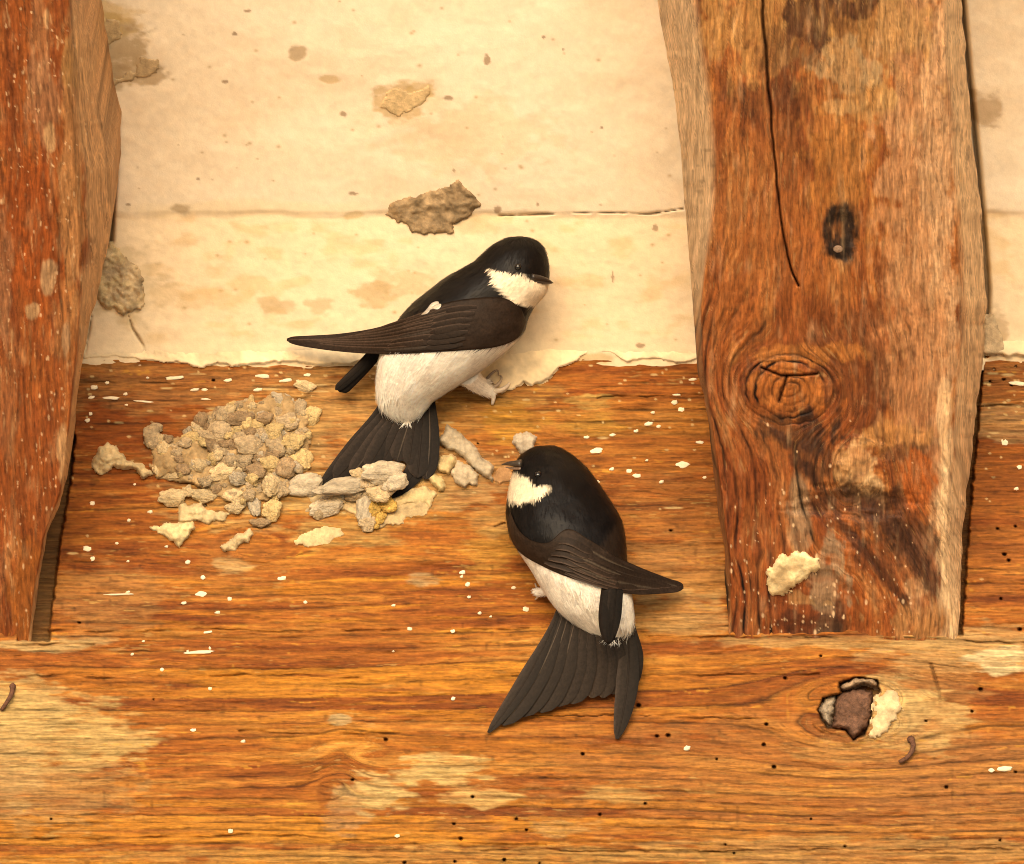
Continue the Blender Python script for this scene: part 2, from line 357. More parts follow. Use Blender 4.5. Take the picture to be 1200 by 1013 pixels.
# old paint specks, whitish, in the upper half
rs = np.random.RandomState(8)
for _ in range(210):
    x = rs.uniform(60, 860) if rs.rand() < .8 else rs.uniform(1130, 1210); y = 425 + abs(rs.normal(0, 90)); rx = rs.uniform(1, 2.6); 
    if rs.rand() < .15: rx *= rs.uniform(2, 5)
    i0, i1 = np.searchsorted(ua, [x - 30, x + 30]); j0, j1 = np.searchsorted(va, [y - 9, y + 9])
    uu, vv = U[j0:j1, i0:i1], V[j0:j1, i0:i1]
    m = sm(1.3, .7, np.sqrt(((uu - x) / rx) ** 2 + ((vv - y) / rs.uniform(.8, 1.6)) ** 2))
    cc[j0:j1, i0:i1] = mixc(cc[j0:j1, i0:i1], (.76, .60, .38), .8 * m)
# worm holes
WH = [(962, 769, 2.5), (920, 795, 2.5), (898, 849, 3), (895, 873, 3.2), (907, 899, 3), (748, 827, 3), (770, 863, 2.4), (783, 862, 3), (683, 884, 3), (703, 955, 2.2), (756, 942, 2), (840, 890, 2.2),
      (1149, 808, 3), (1109, 923, 3), (1139, 834, 2.2), (1085, 845, 2.4), (554, 934, 3), (532, 966, 2.4), (452, 867, 3), (540, 983, 2.5), (413, 914, 2.6), (591, 1008, 3.2), (533, 1010, 2.6), (474, 1011, 3), (632, 1012, 2.2),
      (605, 960, 2.4), (617, 973, 2), (93, 730, 2.3), (60, 960, 2.4), (240, 592, 2.5), (250, 446, 2), (1178, 420, 2), (1190, 430, 2), (1165, 433, 2), (1176, 445, 2.2), (1185, 452, 2), (1196, 424, 2), (1160, 447, 2), (1169, 620, 2.2), (1190, 617, 2.4), (1177, 650, 2.5), (1182, 657, 2.5), (1173, 702, 2), (1195, 738, 2.4), (705, 640, 2.2), (655, 688, 1.8), (660, 655, 2), (786, 622, 2), (1190, 905, 2), (1172, 985, 2), (990, 992, 2), (860, 1000, 2.2), (180, 820, 1.6), (560, 520, 1.8), (850, 990, 2), (950, 960, 2)]
for (x, y, r) in WH:
    r = r * (.62 + .28 * ((x * 7 + y * 3) % 10) / 10)
    i0, i1 = np.searchsorted(ua, [x - 9, x + 9]); j0, j1 = np.searchsorted(va, [y - 9, y + 9]); uu, vv = U[j0:j1, i0:i1], V[j0:j1, i0:i1]
    m = sm(1.35, .65, np.sqrt(((uu - x) / r) ** 2 + ((vv - y) / r / .85) ** 2)); hh[j0:j1, i0:i1] -= .0035 * m
    cc[j0:j1, i0:i1] = mixc(cc[j0:j1, i0:i1], (.045, .022, .010), .85 * m)
# sharp checks (cracks) along and across the grain
for pts, wd in [([(0, 792), (120, 794), (240, 793), (420, 793)], .9), ([(0, 757), (110, 755)], 1.0), ([(60, 739), (330, 739), (620, 737)], .8), ([(1091, 779), (1096, 795), (1101, 812), (1102, 825)], 1.7),
                ([(700, 467), (840, 463)], .8), ([(90, 447), (200, 450)], .8), ([(1130, 478), (1215, 472)], .9), ([(280, 858), (560, 862)], .8), ([(600, 793), (960, 790)], .8), ([(610, 838), (900, 842)], .7), ([(0, 985), (300, 980), (640, 990)], 1.0), ([(430, 998), (1200, 996)], .9), ([(760, 745), (1210, 752)], .9), ([(580, 618), (592, 612)], .8)]:
    q = winp(U, V, pts); uq = U[q]; vq = V[q]
    wob = 2.0 * fbm(uq / 40, uq * 0, 3, int(pts[0][0])) + .8 * fbm(uq / 7, uq * 0, 2, 5)
    m = np.exp(-(linesd(uq, vq + wob, pts) / wd) ** 2) * np.clip(.6 + 1.1 * fbm(uq / 30, vq * 0, 3, 6), 0, 1); hh[q] -= .0018 * m; cc[q] = mixc(cc[q], (.07, .03, .012), .65 * m)
# slack round the tenons of the rafters, and the knot hole
GAPL = [(86, 470), (88, 520), (84, 560), (77, 600), (71, 633), (63, 700), (58, 751), (20, 751), (40, 640), (60, 560)]
GAPR = [(1154, 418), (1149, 470), (1143, 540), (1138, 590), (1134, 650), (1131, 700), (1128, 744), (1100, 744), (1110, 600), (1140, 440)]
HOLE = [(958, 832), (964, 818), (984, 812), (983, 800), (1006, 794), (1028, 797), (1033, 812), (1024, 822), (1022, 842), (1012, 862), (1000, 868), (990, 857), (970, 855), (962, 845)]
for poly, dep, rgb in [(GAPL, .011, (.20, .13, .07)), (GAPR, .011, (.12, .07, .035)), (HOLE, .008, (.13, .07, .035))]:
    q = winp(U, V, poly); uq, vq = U[q], V[q]
    sdp = polysd(uq, vq, poly) + 1.6 * fbm(uq / 7, vq / 7, 3, 77); m = sm(-1.2, 1.6, sdp); hh[q] -= dep * m; cc[q] = mixc(cc[q], rgb, .75 * m)
q = winp(U, V, HOLE, 30); sdp = polysd(U[q], V[q], HOLE); hh[q] += .0010 * sm(14, 2, np.abs(sdp)) * (sdp < 0) * (1 + fbm(U[q] / 12, V[q] / 8, 2, 79))
hh -= .006 * sm(412, 399, V) ** 2
hh = np.where((U < -20) | (U > 1220), hh * .5, hh)
P_ = PB(U, V, hh)
top = P_[:1].copy(); top[..., 1] = .15; bot = P_[-1:].copy(); bot[..., 1] = .15
P_ = np.concatenate([top, P_, bot]); cc = np.concatenate([cc[:1], cc, cc[-1:]]) * np.array((.67, .61, .425), np.float32)
BEAM = empty('timber_beam', (0, 0, ZBOT))
tag(BEAM, 'long orange brown timber beam with horizontal grain running across the whole picture', 'beam')
obj('beam_face', P_.reshape(-1, 3), gridfaces(*P_.shape[:2]), cc.reshape(-1, 3), M_BEAM, BEAM)
def beam_h(u, v):
    i = min(max(int(np.searchsorted(ua, u)), 0), len(ua) - 1); j = min(max(int(np.searchsorted(va, v)), 0), len(va) - 1); return float(hh[j, i])

# ------------------------------------------------------------------ the rafters
def rafter(name, rows, vbot, dl_, dr_, paint, step, label, ulo, uhi):
    """rows: v, outer left, inner left, inner right, outer right"""
    R_ = np.array(rows, float); va = axis(-25, vbot + 32, step, -1320, vbot + 33); va = va[va <= vbot + 34]
    n = int((uhi - ulo) / step); c = np.linspace(0, 1, n)
    ol, il, ir, orr = [np.interp(va, R_[:, 0], R_[:, k])[:, None] for k in (1, 2, 3, 4)]
    vv = va[:, None]
    ol = ol + 2.0 * fbm(vv / 28, vv * 0, 3, 91) + 0 * vv; orr = orr + 2.2 * fbm(vv / 22, vv * 0 + 4, 3, 92)
    U = ol + c[None, :] * (orr - ol); V = np.broadcast_to(vv, U.shape)
    lim = np.clip((vbot - V) * .00017, .0004, 9)
    xl = np.clip((il - U) / np.maximum(il - ol, 1), 0, 1); xr = np.clip((U - ir) / np.maximum(orr - ir, 1), 0, 1)
    d = np.minimum(dl_, lim) * xl ** 1.5 + np.minimum(dr_, lim) * xr ** 1.6
    cc, hh = paint(U, V, xl, xr); cc = cc * np.array((.86, .70, .555), np.float32)
    hh = hh * sm(0, 1, np.minimum(c, 1 - c) * n / 4)[None, :]
    P_ = PR(U, V, d - hh)
    side = -NR * .13
    P_ = np.concatenate([P_[:, :1] + side, P_, P_[:, -1:] + side], 1); cc = np.concatenate([cc[:, :1], cc, cc[:, -1:]], 1)
    o = empty(name, PR(np.array((ulo + uhi) / 2), np.array(float(vbot))))
    tag(o, label, 'rafter', 'rafters resting on the beam')
    obj('rafter_face', P_.reshape(-1, 3), gridfaces(*P_.shape[:2]), cc.reshape(-1, 3), M_RAFT, o)
    return o

KA = (925, 457, 54, 42); KB = (1008, 552, 30, 40)
CRK = [(893, -40), (894, 0), (900, 100), (908, 180), (913, 250), (922, 300), (936, 335)]
def paint_right(U, V, xl, xr):
    q = U + 10 * fbm(U / 120, V / 160, 3, 1) + 3 * fbm(U / 22, V / 60, 2, 2)
    rr = []
    for (ku, kv, ru, rv) in (KA, KB):
        du = U - ku; dv = (V - kv) * ru / rv; r2 = du * du + dv * dv; R2 = ru * ru
        q = q - du * R2 / np.maximum(r2, R2 * .8); rr.append(np.sqrt(r2) / ru)
    q = q - 95 * sm(500, 740, V) * sm(880, 1050, U)          # grain sweeps down to the right below the pale knot
    ph = q / 10.5 + .3 * fbm(U / 60, V / 200, 2, 3) + .10 * fbm(U / 8, V / 16, 3, 13)
    ring = rr[0] * 5.2 + .25 * fbm(U / 14, V / 14, 2, 4); inA = sm(1.12, .98, rr[0]); ph = np.where(rr[0] < 1.02, ring, ph)
    row = np.floor(ph); fr = ph - row; dlp = np.minimum(fr, 1 - fr) * 10.5
    strong = sm(330, 420, V) * sm(1010, 930, U) + .25
    amp = np.clip(.55 + .5 * vn(V / 120 + 31 * np.floor(ph + .5), np.floor(ph + .5) * 3.1, 5), .1, 1) * np.clip(strong, .25, 1) * np.clip(.8 + .8 * vn(q / 5, V / 19, 14), .1, 1.2)
    line = np.exp(-(dlp / 1.4) ** 2) * amp; halo = np.exp(-(dlp / 3.6) ** 2) * amp
    t = .48 + .28 * fbm(q / 8, V / 130, 4, 6) + .26 * fbm(q / 3, V / 26, 4, 7) + .26 * fbm(U / 45, V / 60, 5, 8)
    cc = ramp(t, [(0, (.13, .045, .014)), (.3, (.25, .085, .024)), (.55, (.38, .150, .042)), (.8, (.50, .245, .085)), (1, (.62, .38, .17))])
    low = sm(330, 470, V) * sm(1040, 960, U); cc = mixc(cc, (.27, .072, .018), .5 * low)
    Zs = [(1080, 160, 50, 260, (.54, .335, .19), .8), (1098, 300, 22, 330, (.68, .50, .33), .6), (1060, 380, 40, 140, (.52, .30, .155), .7), (1085, 480, 26, 120, (.46, .25, .13), .6), (900, 30, 70, 60, (.55, .36, .14), .55), (1010, 30, 70, 50, (.52, .37, .16), .5),
          (1015, 110, 32, 36, (.60, .42, .19), .7), (990, 75, 36, 30, (.46, .37, .23), .75), (985, 125, 24, 10, (.76, .60, .34), .6), (955, 20, 34, 30, (.15, .055, .03), .8), (1005, 10, 22, 14, (.14, .05, .03), .75), (915, 60, 44, 24, (.22, .09, .04), .55), (900, 110, 54, 24, (.24, .10, .045), .5),
          (880, 230, 60, 90, (.33, .14, .045), .5), (985, 200, 40, 70, (.47, .235, .062), .5), (990, 140, 30, 90, (.50, .27, .09), .35), (930, 290, 90, 60, (.34, .125, .03), .5), (860, 380, 44, 50, (.36, .13, .032), .55), (960, 390, 80, 40, (.33, .11, .028), .5), (1000, 430, 50, 60, (.28, .095, .03), .6),
          (930, 415, 70, 14, (.52, .24, .065), .6), (925, 457, 40, 30, (.50, .20, .048), .75), (985, 275, 20, 36, (.055, .032, .022), .93), (935, 505, 44, 24, (.115, .05, .028), .9), (955, 540, 26, 26, (.15, .065, .034), .7), (890, 500, 40, 40, (.36, .16, .05), .3), (1005, 550, 24, 30, (.66, .48, .27), .9), (1022, 575, 12, 16, (.70, .54, .33), .8), (985, 545, 10, 24, (.56, .36, .17), .6), (1050, 510, 40, 20, (.52, .30, .11), .6), (1062, 530, 30, 12, (.22, .08, .03), .7), (1076, 560, 20, 34, (.47, .145, .03), .8),
          (1035, 600, 30, 24, (.20, .09, .05), .65), (1000, 590, 60, 20, (.12, .055, .034), .7), (1055, 640, 50, 34, (.17, .085, .05), .75), (1080, 680, 30, 50, (.24, .12, .07), .6), (1060, 700, 30, 40, (.30, .10, .03), .3), (1020, 690, 40, 50, (.36, .11, .025), .45), (985, 640, 14, 60, (.34, .12, .03), .6),
          (937, 605, 15, 46, (.33, .24, .16), .85), (968, 690, 22, 50, (.34, .26, .18), .85), (950, 735, 34, 16, (.16, .06, .03), .7), (985, 735, 8, 34, (.10, .045, .025), .7), (1085, 730, 36, 24, (.50, .30, .13), .65), (1075, 690, 14, 12, (.50, .36, .22), .6)]
    for k, (x, y, rx, ry, rgb, s_) in enumerate(Zs):
        w_ = win(U, V, x, y, rx, ry); dark = sum(rgb) < .42; rgb = tuple(.5 * c for c in rgb) if dark else rgb
        m = zone(U[w_], V[w_], x, y, rx, ry, .2, .6 if rx > 21 else .3, (13, 20), 300 + k); cc[w_] = mixc(cc[w_], rgb, min(1, s_ * 1.08) * m * np.clip(.95 + .5 * fbm(q[w_] / 4, V[w_] / 20, 4, 400 + k), 0, 1))
    for pts, wd in (([(948, 545), (965, 580), (992, 622), (1030, 665), (1062, 708)], 6), ([(995, 572), (1030, 602), (1062, 640), (1096, 690)], 11), ([(905, 505), (930, 525), (950, 560)], 5)):
        w_ = winp(U, V, pts, 40); m = sm(1.4, .4, linesd(U[w_], V[w_], pts) / wd + .6 * fbm(U[w_] / 7, V[w_] / 9, 3, int(wd) + 40)); cc[w_] = mixc(cc[w_], (.05, .02, .011), .75 * m)
    cc = mixc(cc, (.80, .68, .50), .88 * sm(.02, .3, xl) * sm(420, 330, V))
    cc = mixc(cc, (.44, .26, .12), .6 * sm(.1, .5, xl) * sm(330, 420, V))
    cc = mixc(cc, (.82, .66, .44), .8 * sm(.02, .4, xr + .15 * fbm(U / 8, V / 40, 3, 9)))
    edge = zone(U, V, 1112, 640, 12, 120, .4, .5, (6, 24), 11); cc = mixc(cc, (.80, .67, .47), .9 * edge)
    edge2 = zone(U, V, 1106, 480, 8, 60, .4, .6, (6, 18), 12); cc = mixc(cc, (.76, .62, .42), .7 * edge2)
    f1 = vn(q / 1.8, V / 26, 60) + .5 * vn(q / 1.3, V / 9, 61)
    f3 = vn(q / 3.2, V / 60, 66) + .5 * vn(q / 2.4, V / 6, 67)
    cc = cc * (1 + .2 * f1 + .16 * f3)[..., None]
    cc = cc * (1 - .5 * sm(.55, 1.0, f1))[..., None]; cc = mixc(cc, (.62, .42, .2), .42 * sm(.72, 1.2, -f1))
    cc = cc * (1 - .3 * sm(.4, .9, vn(U / 5, V / 6, 68)) * sm(0, .5, fbm(U / 50, V / 70, 2, 69)))[..., None]
    cc = cc * (1 - .3 * halo - .85 * line)[..., None]
    rs = np.random.RandomState(77)
    for _ in range(230):
        x, y = rs.uniform(850, 1075), 745 - abs(rs.normal(0, 85)); r = rs.uniform(.5, 1.05) if rs.rand() < .85 else 1.6
        if rs.rand() > .35 + .65 * float(np.clip(.5 + vn(x / 25, y / 40, 78), 0, 1)): continue
        w_ = win(U, V, x, y, 2, 4)
        if w_ is None: continue
        m = sm(1.4, .6, np.sqrt(((U[w_] - x) / r) ** 2 + ((V[w_] - y) / r / rs.uniform(.9, 2.2)) ** 2)); cc[w_] = mixc(cc[w_], (.80, .66, .48), .85 * m)
    hh = -.0010 * line + .0013 * fbm(U / 60, V / 110, 3, 20) + .0007 * fbm(q / 8, V / 50, 3, 21) + .0003 * fbm(q / 4, V / 14, 3, 22) + .00012 * f1
    hh += .0016 * zone(U, V, 925, 457, 46, 36, .4, .1, s=25) - .0026 * zone(U, V, 1000, 590, 60, 16, .5, .3, s=26) - .002 * zone(U, V, 985, 278, 15, 30, .4, .2, s=27) + .002 * zone(U, V, 1010, 548, 24, 28, .5, .3, s=28)
    m = np.exp(-(linesd(U + 1.5 * fbm(V / 25, V * 0, 2, 30), V, CRK) / (1.0 + .5 * sm(200, 0, V))) ** 2); hh -= .005 * m; cc = mixc(cc, (.03, .014, .008), .8 * m)
    for pts in ([(892, 431), (915, 440), (940, 440), (958, 438)], [(922, 441), (918, 455), (913, 470)]):
        m = np.exp(-(linesd(U, V, pts) / 1.3) ** 2); hh -= .003 * m; cc = mixc(cc, (.05, .02, .01), .8 * m)
    return cc, hh
RR = [(-1320, 690, 745, 1110, 1165), (0, 770, 822, 1104, 1126), (100, 788, 836, 1108, 1134), (158, 796, 842, 1112, 1139), (237, 804, 842, 1116, 1148), (316, 809, 828, 1120, 1154), (360, 812, 822, 1121, 1156),
      (419, 817, 824, 1118, 1151), (498, 829, 835, 1113, 1143), (538, 835, 841, 1111, 1137), (577, 840, 846, 1110, 1132), (656, 850, 856, 1107, 1127), (745, 854, 860, 1110, 1123), (780, 856, 862, 1110, 1122)]
RAF_R = rafter('roof_rafter', RR, 745, .045, .035, paint_right, 1.25, 'broad brown rafter with a big knot and pale streaked edges right of the birds', 770, 1156)

def paint_left(U, V, xl, xr):
    q = U - .06 * V + 8 * fbm(U / 80, V / 180, 3, 101) + 2.5 * fbm(U / 16, V / 60, 2, 102)
    ph = q / 9.0; dlp = np.abs(ph - np.floor(ph + .5)) * 9
    amp = np.clip(.35 + .6 * vn(V / 110 + 17 * np.floor(ph + .5), np.floor(ph + .5) * 3.1, 105), 0, 1); line = np.exp(-(dlp / 1.2) ** 2) * amp
    t = .48 + .26 * fbm(q / 9, V / 130, 4, 106) + .16 * fbm(q / 2.6, V / 24, 3, 107)
    cc = ramp(t, [(0, (.20, .062, .018)), (.3, (.29, .090, .022)), (.6, (.40, .145, .036)), (.85, (.52, .25, .09)), (1, (.62, .38, .19))])
    for k, (x, y, rx, ry, rgb, s_) in enumerate([(35, 270, 30, 90, (.40, .115, .020), .7), (18, 60, 22, 90, (.33, .11, .025), .5), (50, 120, 22, 50, (.46, .29, .19), .65), (46, 40, 12, 50, (.48, .30, .18), .5), (85, 200, 14, 160, (.54, .36, .19), .65), (78, 380, 16, 60, (.50, .30, .14), .5), (30, 560, 40, 80, (.34, .115, .03), .45), (5, 330, 10, 90, (.46, .30, .2), .5), (8, 470, 14, 80, (.40, .23, .13), .4),
            (30, 700, 20, 60, (.44, .19, .04), .6), (58, 160, 6, 16, (.66, .50, .32), .9), (56, 325, 9, 17, (.56, .44, .31), .9), (40, 364, 8, 9, (.60, .47, .32), .9), (78, 400, 5, 24, (.52, .40, .28), .8), (54, 20, 4, 14, (.66, .5, .32), .8), (73, 530, 6, 30, (.66, .50, .32), .8), (95, 80, 22, 30, (.52, .38, .18), .6)]):
        w_ = win(U, V, x, y, rx, ry); m = zone(U[w_], V[w_], x, y, rx, ry, .24, .5, (9, 22), 500 + k); cc[w_] = mixc(cc[w_], rgb, s_ * m)
    cc = cc * np.array((.80, .74, .66), np.float32); cc = mixc(cc, (.66, .46, .26), .8 * sm(.05, .5, xr + .25 * fbm(U / 9, V / 40, 3, 131))); 
    f1 = vn(q / 1.8, V / 26, 160) + .5 * vn(q / 1.3, V / 9, 161)
    f3 = vn(q / 3.2, V / 60, 166) + .5 * vn(q / 2.4, V / 6, 167)
    cc = cc * (1 + .2 * f1 + .16 * f3)[..., None]
    cc = cc * (1 - .5 * sm(.5, 1.0, f1))[..., None]; cc = mixc(cc, (.66, .46, .26), .5 * sm(.7, 1.15, -f1))
    cc = cc * (1 - .5 * line)[..., None]
    rs = np.random.RandomState(79)
    for _ in range(260):
        x, y = rs.uniform(-20, 110), rs.uniform(-20, 750); r = rs.uniform(.5, 1.2)
        w_ = win(U, V, x, y, 2, 6)
        if w_ is None: continue
        m = sm(1.4, .6, np.sqrt(((U[w_] - x) / r) ** 2 + ((V[w_] - y) / r / rs.uniform(1, 3)) ** 2)); cc[w_] = mixc(cc[w_], (.74, .59, .41), .8 * m)
    hh = -.0006 * line + .0012 * fbm(U / 40, V / 110, 3, 120) + .0006 * fbm(q / 8, V / 50, 3, 121) + .0002 * fbm(U / 5, V / 11, 2, 122)
    return cc, hh
RL = [(-1320, -330, -290, 60, 92), (0, -215, -180, 80, 95), (41, -214, -180, 80, 105), (125, -212, -178, 80, 116), (199, -210, -176, 86, 131), (282, -207, -174, 92, 128), (332, -205, -172, 92, 118), (369, -203, -170, 92, 107), (419, -200, -170, 88, 96),
      (460, -198, -170, 84, 90), (538, -194, -168, 76, 81), (577, -190, -166, 70, 74), (633, -186, -164, 50, 54), (700, -182, -162, 38, 42), (751, -180, -160, 32, 36), (785, -180, -160, 30, 34)]
RAF_L = rafter('roof_rafter', RL, 751, .04, .045, paint_left, 1.5, 'reddish brown rafter with pale flecks at the left edge of the picture', -210, 130)

# ------------------------------------------------------------------ crusts: mortar, mud and plaster with broken edges
def crust(name, poly, place, T, rgb, mat=None, parent=None, label=None, cat=None, group=None, step=1.4, nz=3.0, nsc=9.0, edge=5.0, rough=.35, seed=0, tone=.18, kind=None, rgb2=None, fine=.16):
    p = np.array(poly, float); a = np.arange(p[:, 0].min() - 6, p[:, 0].max() + 6, step); b = np.arange(p[:, 1].min() - 6, p[:, 1].max() + 6, step)
    U, V = np.meshgrid(a, b)
    sdp = polysd(U, V, poly) + nz * fbm(U / nsc, V / nsc, 4, seed + 1)
    m = np.clip(sdp / edge, 0, 1)
    h = T * np.sqrt(m * (2 - m)) * (1 + .55 * rough * fbm(U / 16, V / 16, 3, seed + 2) + rough * fine * fbm(U / 5, V / 5, 3, seed + 3)) + .0002
    h = np.where(sdp > 0, h, -.0016)
    tv = np.clip(1 + tone * fbm(U / 13, V / 13, 4, seed + 4), .3, 1.6)[..., None]
    c = np.array(rgb, np.float32) * tv
    if rgb2 is not None: c = c + (np.array(rgb2, np.float32) * tv - c) * sm(-.1, .5, fbm(U / 18, V / 14, 3, seed + 5))[..., None]
    W = place(U, V, h).reshape(-1, 3); f = gridfaces(*U.shape); keep = (sdp.ravel()[f] > -1.2).any(1); f = f[keep]
    used = np.unique(f); rm = np.full(U.size, -1); rm[used] = np.arange(len(used))
    W = W[used]; cen = W.mean(0)
    o = obj(name, W, rm[f], c.reshape(-1, 3)[used], mat or M_CRUST, parent, loc=cen if parent is None else None)
    return tag(o, label, cat, group, kind)
def sc(pts, k, ox, oy): return [(ox + x / k, oy + y / k) for x, y in pts]
def PCh(u, v, h): return PC(u, v, h)
def PRh(u, v, h): return PR(u, v, -np.asarray(h))
MORT = (.31, .22, .125); CREAM = (.80, .65, .42)
# ragged plaster edge lying over the top of the beam
lip = [(96, 400)] + [(u, 400) for u in range(140, 830, 40)] + [(826, 421), (790, 424), (760, 421), (735, 424), (715, 413), (690, 413), (676, 424), (655, 430), (640, 444), (622, 450), (612, 446), (600, 455), (588, 460), (570, 444), (550, 452), (520, 446), (480, 429), (420, 424), (380, 428), (330, 422), (270, 430), (255, 424), (235, 430), (205, 423), (172, 422), (140, 419), (98, 420)]
crust('plaster_edge', lip, lambda u, v, h: PB(u, v, h + .0012), .0007, CREAM, M_PLAS, ceil, step=1.3, nz=2.6, nsc=12, edge=3, rough=.8, seed=5, tone=.2, fine=.4)
crust('plaster_edge', [(1150, 398), (1230, 398), (1230, 416), (1200, 417), (1160, 415)], lambda u, v, h: PB(u, v, h + .0016), .0024, CREAM, M_PLAS, ceil, nz=3, seed=15, tone=.1)
crust('mud_patch', sc([(580, 420), (600, 395), (650, 380), (700, 360), (730, 350), (752, 375), (770, 400), (745, 430), (700, 462), (650, 455), (610, 440)], 1.667, 100, 0), PCh, .0024, MORT, None, None,
      'dark grey brown mud patch on the cream plaster just above the upper bird', 'mud patch', nz=5, nsc=11, edge=12, rough=.8, seed=22, tone=.45, fine=.25)
crust('mud_patch', sc([(570, 210), (600, 175), (640, 180), (670, 165), (680, 180), (650, 210), (610, 228)], 1.667, 100, 0), PCh, .0003, (.60, .44, .24), None, None,
      'small thin tan mud patch high on the cream plaster', 'mud patch', nz=4, edge=6, seed=33, tone=.2)
crust('mortar_patch', sc([(262, 700), (312, 684), (380, 740), (410, 830), (405, 880), (350, 885), (300, 870), (255, 850)], 2.412, 0, 0), PCh, .0032, (.46, .35, .21), None, None,
      'rough grey mortar lump wedged between the left rafter and plaster', 'mortar', nz=6, nsc=10, edge=14, rough=.9, seed=44, tone=.4, fine=.4, rgb2=(.52, .40, .22))
crust('mortar_patch', sc([(245, 60), (330, 60), (345, 110), (300, 140), (262, 130)], 2.412, 0, 0), PCh, .0007, (.42, .31, .17), None, None,
      'upper grey mortar patch beside the left rafter near the top edge', 'mortar', nz=5, edge=6, seed=55, tone=.3)
crust('mortar_patch', sc([(375, 200), (400, 165), (445, 170), (450, 195), (400, 222), (330, 240), (290, 260), (285, 240)], 2.412, 0, 0), PCh, .0006, (.44, .32, .18), None, None,
      'thin ragged mortar smear pointing right from the left rafter', 'mortar', nz=4, edge=5, seed=66, tone=.25)
crust('plaster_flake', sc([(160, 800), (175, 745), (215, 705), (290, 690), (335, 715), (345, 750), (290, 780), (260, 810), (215, 845), (165, 825)], 2.813, 840, 400), PRh, .0024, (.76, .60, .33), None, None,
      'cream plaster flake stuck on the lower end of the broad right rafter', 'plaster flake', nz=4, nsc=9, edge=7, rough=.6, seed=77, tone=.25, rgb2=(.58, .42, .22), fine=.12)
crust('mortar_patch', [(1152, 372), (1163, 366), (1176, 398), (1178, 416), (1150, 416)], PCh, .002, (.48, .36, .22), None, None, 'narrow grey mortar strip along the right side of the broad rafter', 'mortar', nz=3, seed=88, tone=.2)

# small pieces of the beam: drops of limewash, nails, the iron in the knot hole
ICO = {}
def ico(k):
    if k not in ICO:
        import bmesh
        bm = bmesh.new(); bmesh.ops.create_icosphere(bm, subdivisions=k, radius=1.0)
        ICO[k] = (np.array([v.co[:] for v in bm.verts]), np.array([[v.index for v in f.verts] for f in bm.faces])); bm.free()
    return ICO[k]
from mathutils import noise as mnoise
def n3(p, f, s): return np.array([mnoise.noise(Vector((q[0] * f + s * 3.7, q[1] * f - s * 1.3, q[2] * f + s * .77))) for q in p]) * 1.4
drops = []
for k in range(6):
    p, f = ico(2); p = p.copy(); p *= (1 + .42 * n3(p, 1.2, k * 5 + 1) + .28 * n3(p, 2.6, k))[:, None]
    me = mesh_data('whitewash_drop', p, f); me.materials.append(M_DROP); drops.append(me)
DR = [(800, 545, 11, 6), (699, 529, 10, 5), (737, 552, 5, 3.5), (747, 558, 5, 3), (717, 550, 3, 2.5), (760, 497, 6, 3), (772, 500, 4, 3), (820, 519, 7, 3), (798, 480, 4, 3), (791, 472, 4, 3.5), (793, 463, 6, 2), (830, 430, 4, 2), (718, 510, 4, 2),
      (130, 467, 12, 2.6), (204, 443, 13, 2.4), (268, 446, 6, 3), (308, 441, 8, 3), (228, 457, 6, 2.2), (240, 457, 4, 2), (168, 471, 13, 1.4), (110, 454, 5, 3), (126, 449, 3, 2.5), (147, 462, 3.4, 3), (107, 466, 4, 2), (173, 443, 3, 2.2), (148, 475, 3, 2), (106, 485, 2.6, 2.4), (103, 493, 3, 3), (335, 446, 9, 3), (302, 457, 6, 2.4), (240, 468, 9, 1.8), (360, 440, 6, 3),
      (108, 590, 3, 2.5), (158, 568, 2.6, 2.4), (176, 600, 3, 2.6), (151, 610, 2.8, 2.6), (137, 637, 3, 2.4), (195, 641, 3.4, 2.6), (102, 643, 5, 3), (109, 655, 3, 4), (150, 658, 2.5, 2.4), (220, 659, 3, 2.6), (238, 677, 3.6, 3.6), (235, 697, 9, 4.5), (269, 702, 3.4, 3), (216, 707, 4, 2.6), (255, 718, 3.8, 2.8), (220, 763, 2, 3.4), (246, 760, 2, 3.4), (233, 765, 20, 2.6), (243, 741, 7, 1.8), (138, 697, 24, 1.2), (150, 694, 3.4, 2), (155, 767, 3, 2.5), (190, 785, 2.6, 2.6), (168, 752, 3, 2), (246, 807, 3, 2.6), (227, 856, 5, 3.2), (285, 869, 2.8, 2.4), (330, 678, 5, 3), (358, 706, 3.2, 3), (461, 710, 4, 2.6), (480, 737, 4, 2.6), (531, 740, 3, 3), (461, 763, 2.6, 2.6), (531, 819, 3.4, 3), (562, 719, 3, 2.4), (575, 723, 2.5, 2), (270, 974, 3, 2.4), (466, 980, 3, 2.4), (542, 671, 3.4, 3), (548, 685, 3, 3), (602, 689, 3.4, 2.6), (562, 719, 3, 3), (616, 714, 3.8, 2.8), (550, 700, 3, 2.5), (541, 676, 2, 2), (1177, 901, 9, 3.4), (1162, 903, 4, 3), (1192, 450, 14, 4), (1177, 518, 4, 4), (1195, 548, 3, 3), (1191, 573, 3, 2.6),
      (805, 877, 4, 3), (700, 565, 3, 2.4), (758, 540, 3, 2.5), (687, 512, 4, 2.5), (676, 540, 3, 2), (490, 560, 3, 2), (775, 565, 3, 2), (812, 445, 5, 2), (765, 484, 3, 2), (745, 505, 3, 2), (826, 560, 2.5, 2)]
for i, (x, y, rx, ry) in enumerate(DR):
    o = bpy.data.objects.new('whitewash_drop', drops[i % 6]); col.objects.link(o); o.parent = BEAM
    o.location = tuple(PB(x, y, beam_h(x, y) + .0001) - np.array(BEAM.location)); kk = random.uniform(.62, .95); o.scale = (rx * S * kk, .0005, ry * S * kk)
    o.rotation_euler = (0, random.uniform(-.15, .15), 0)
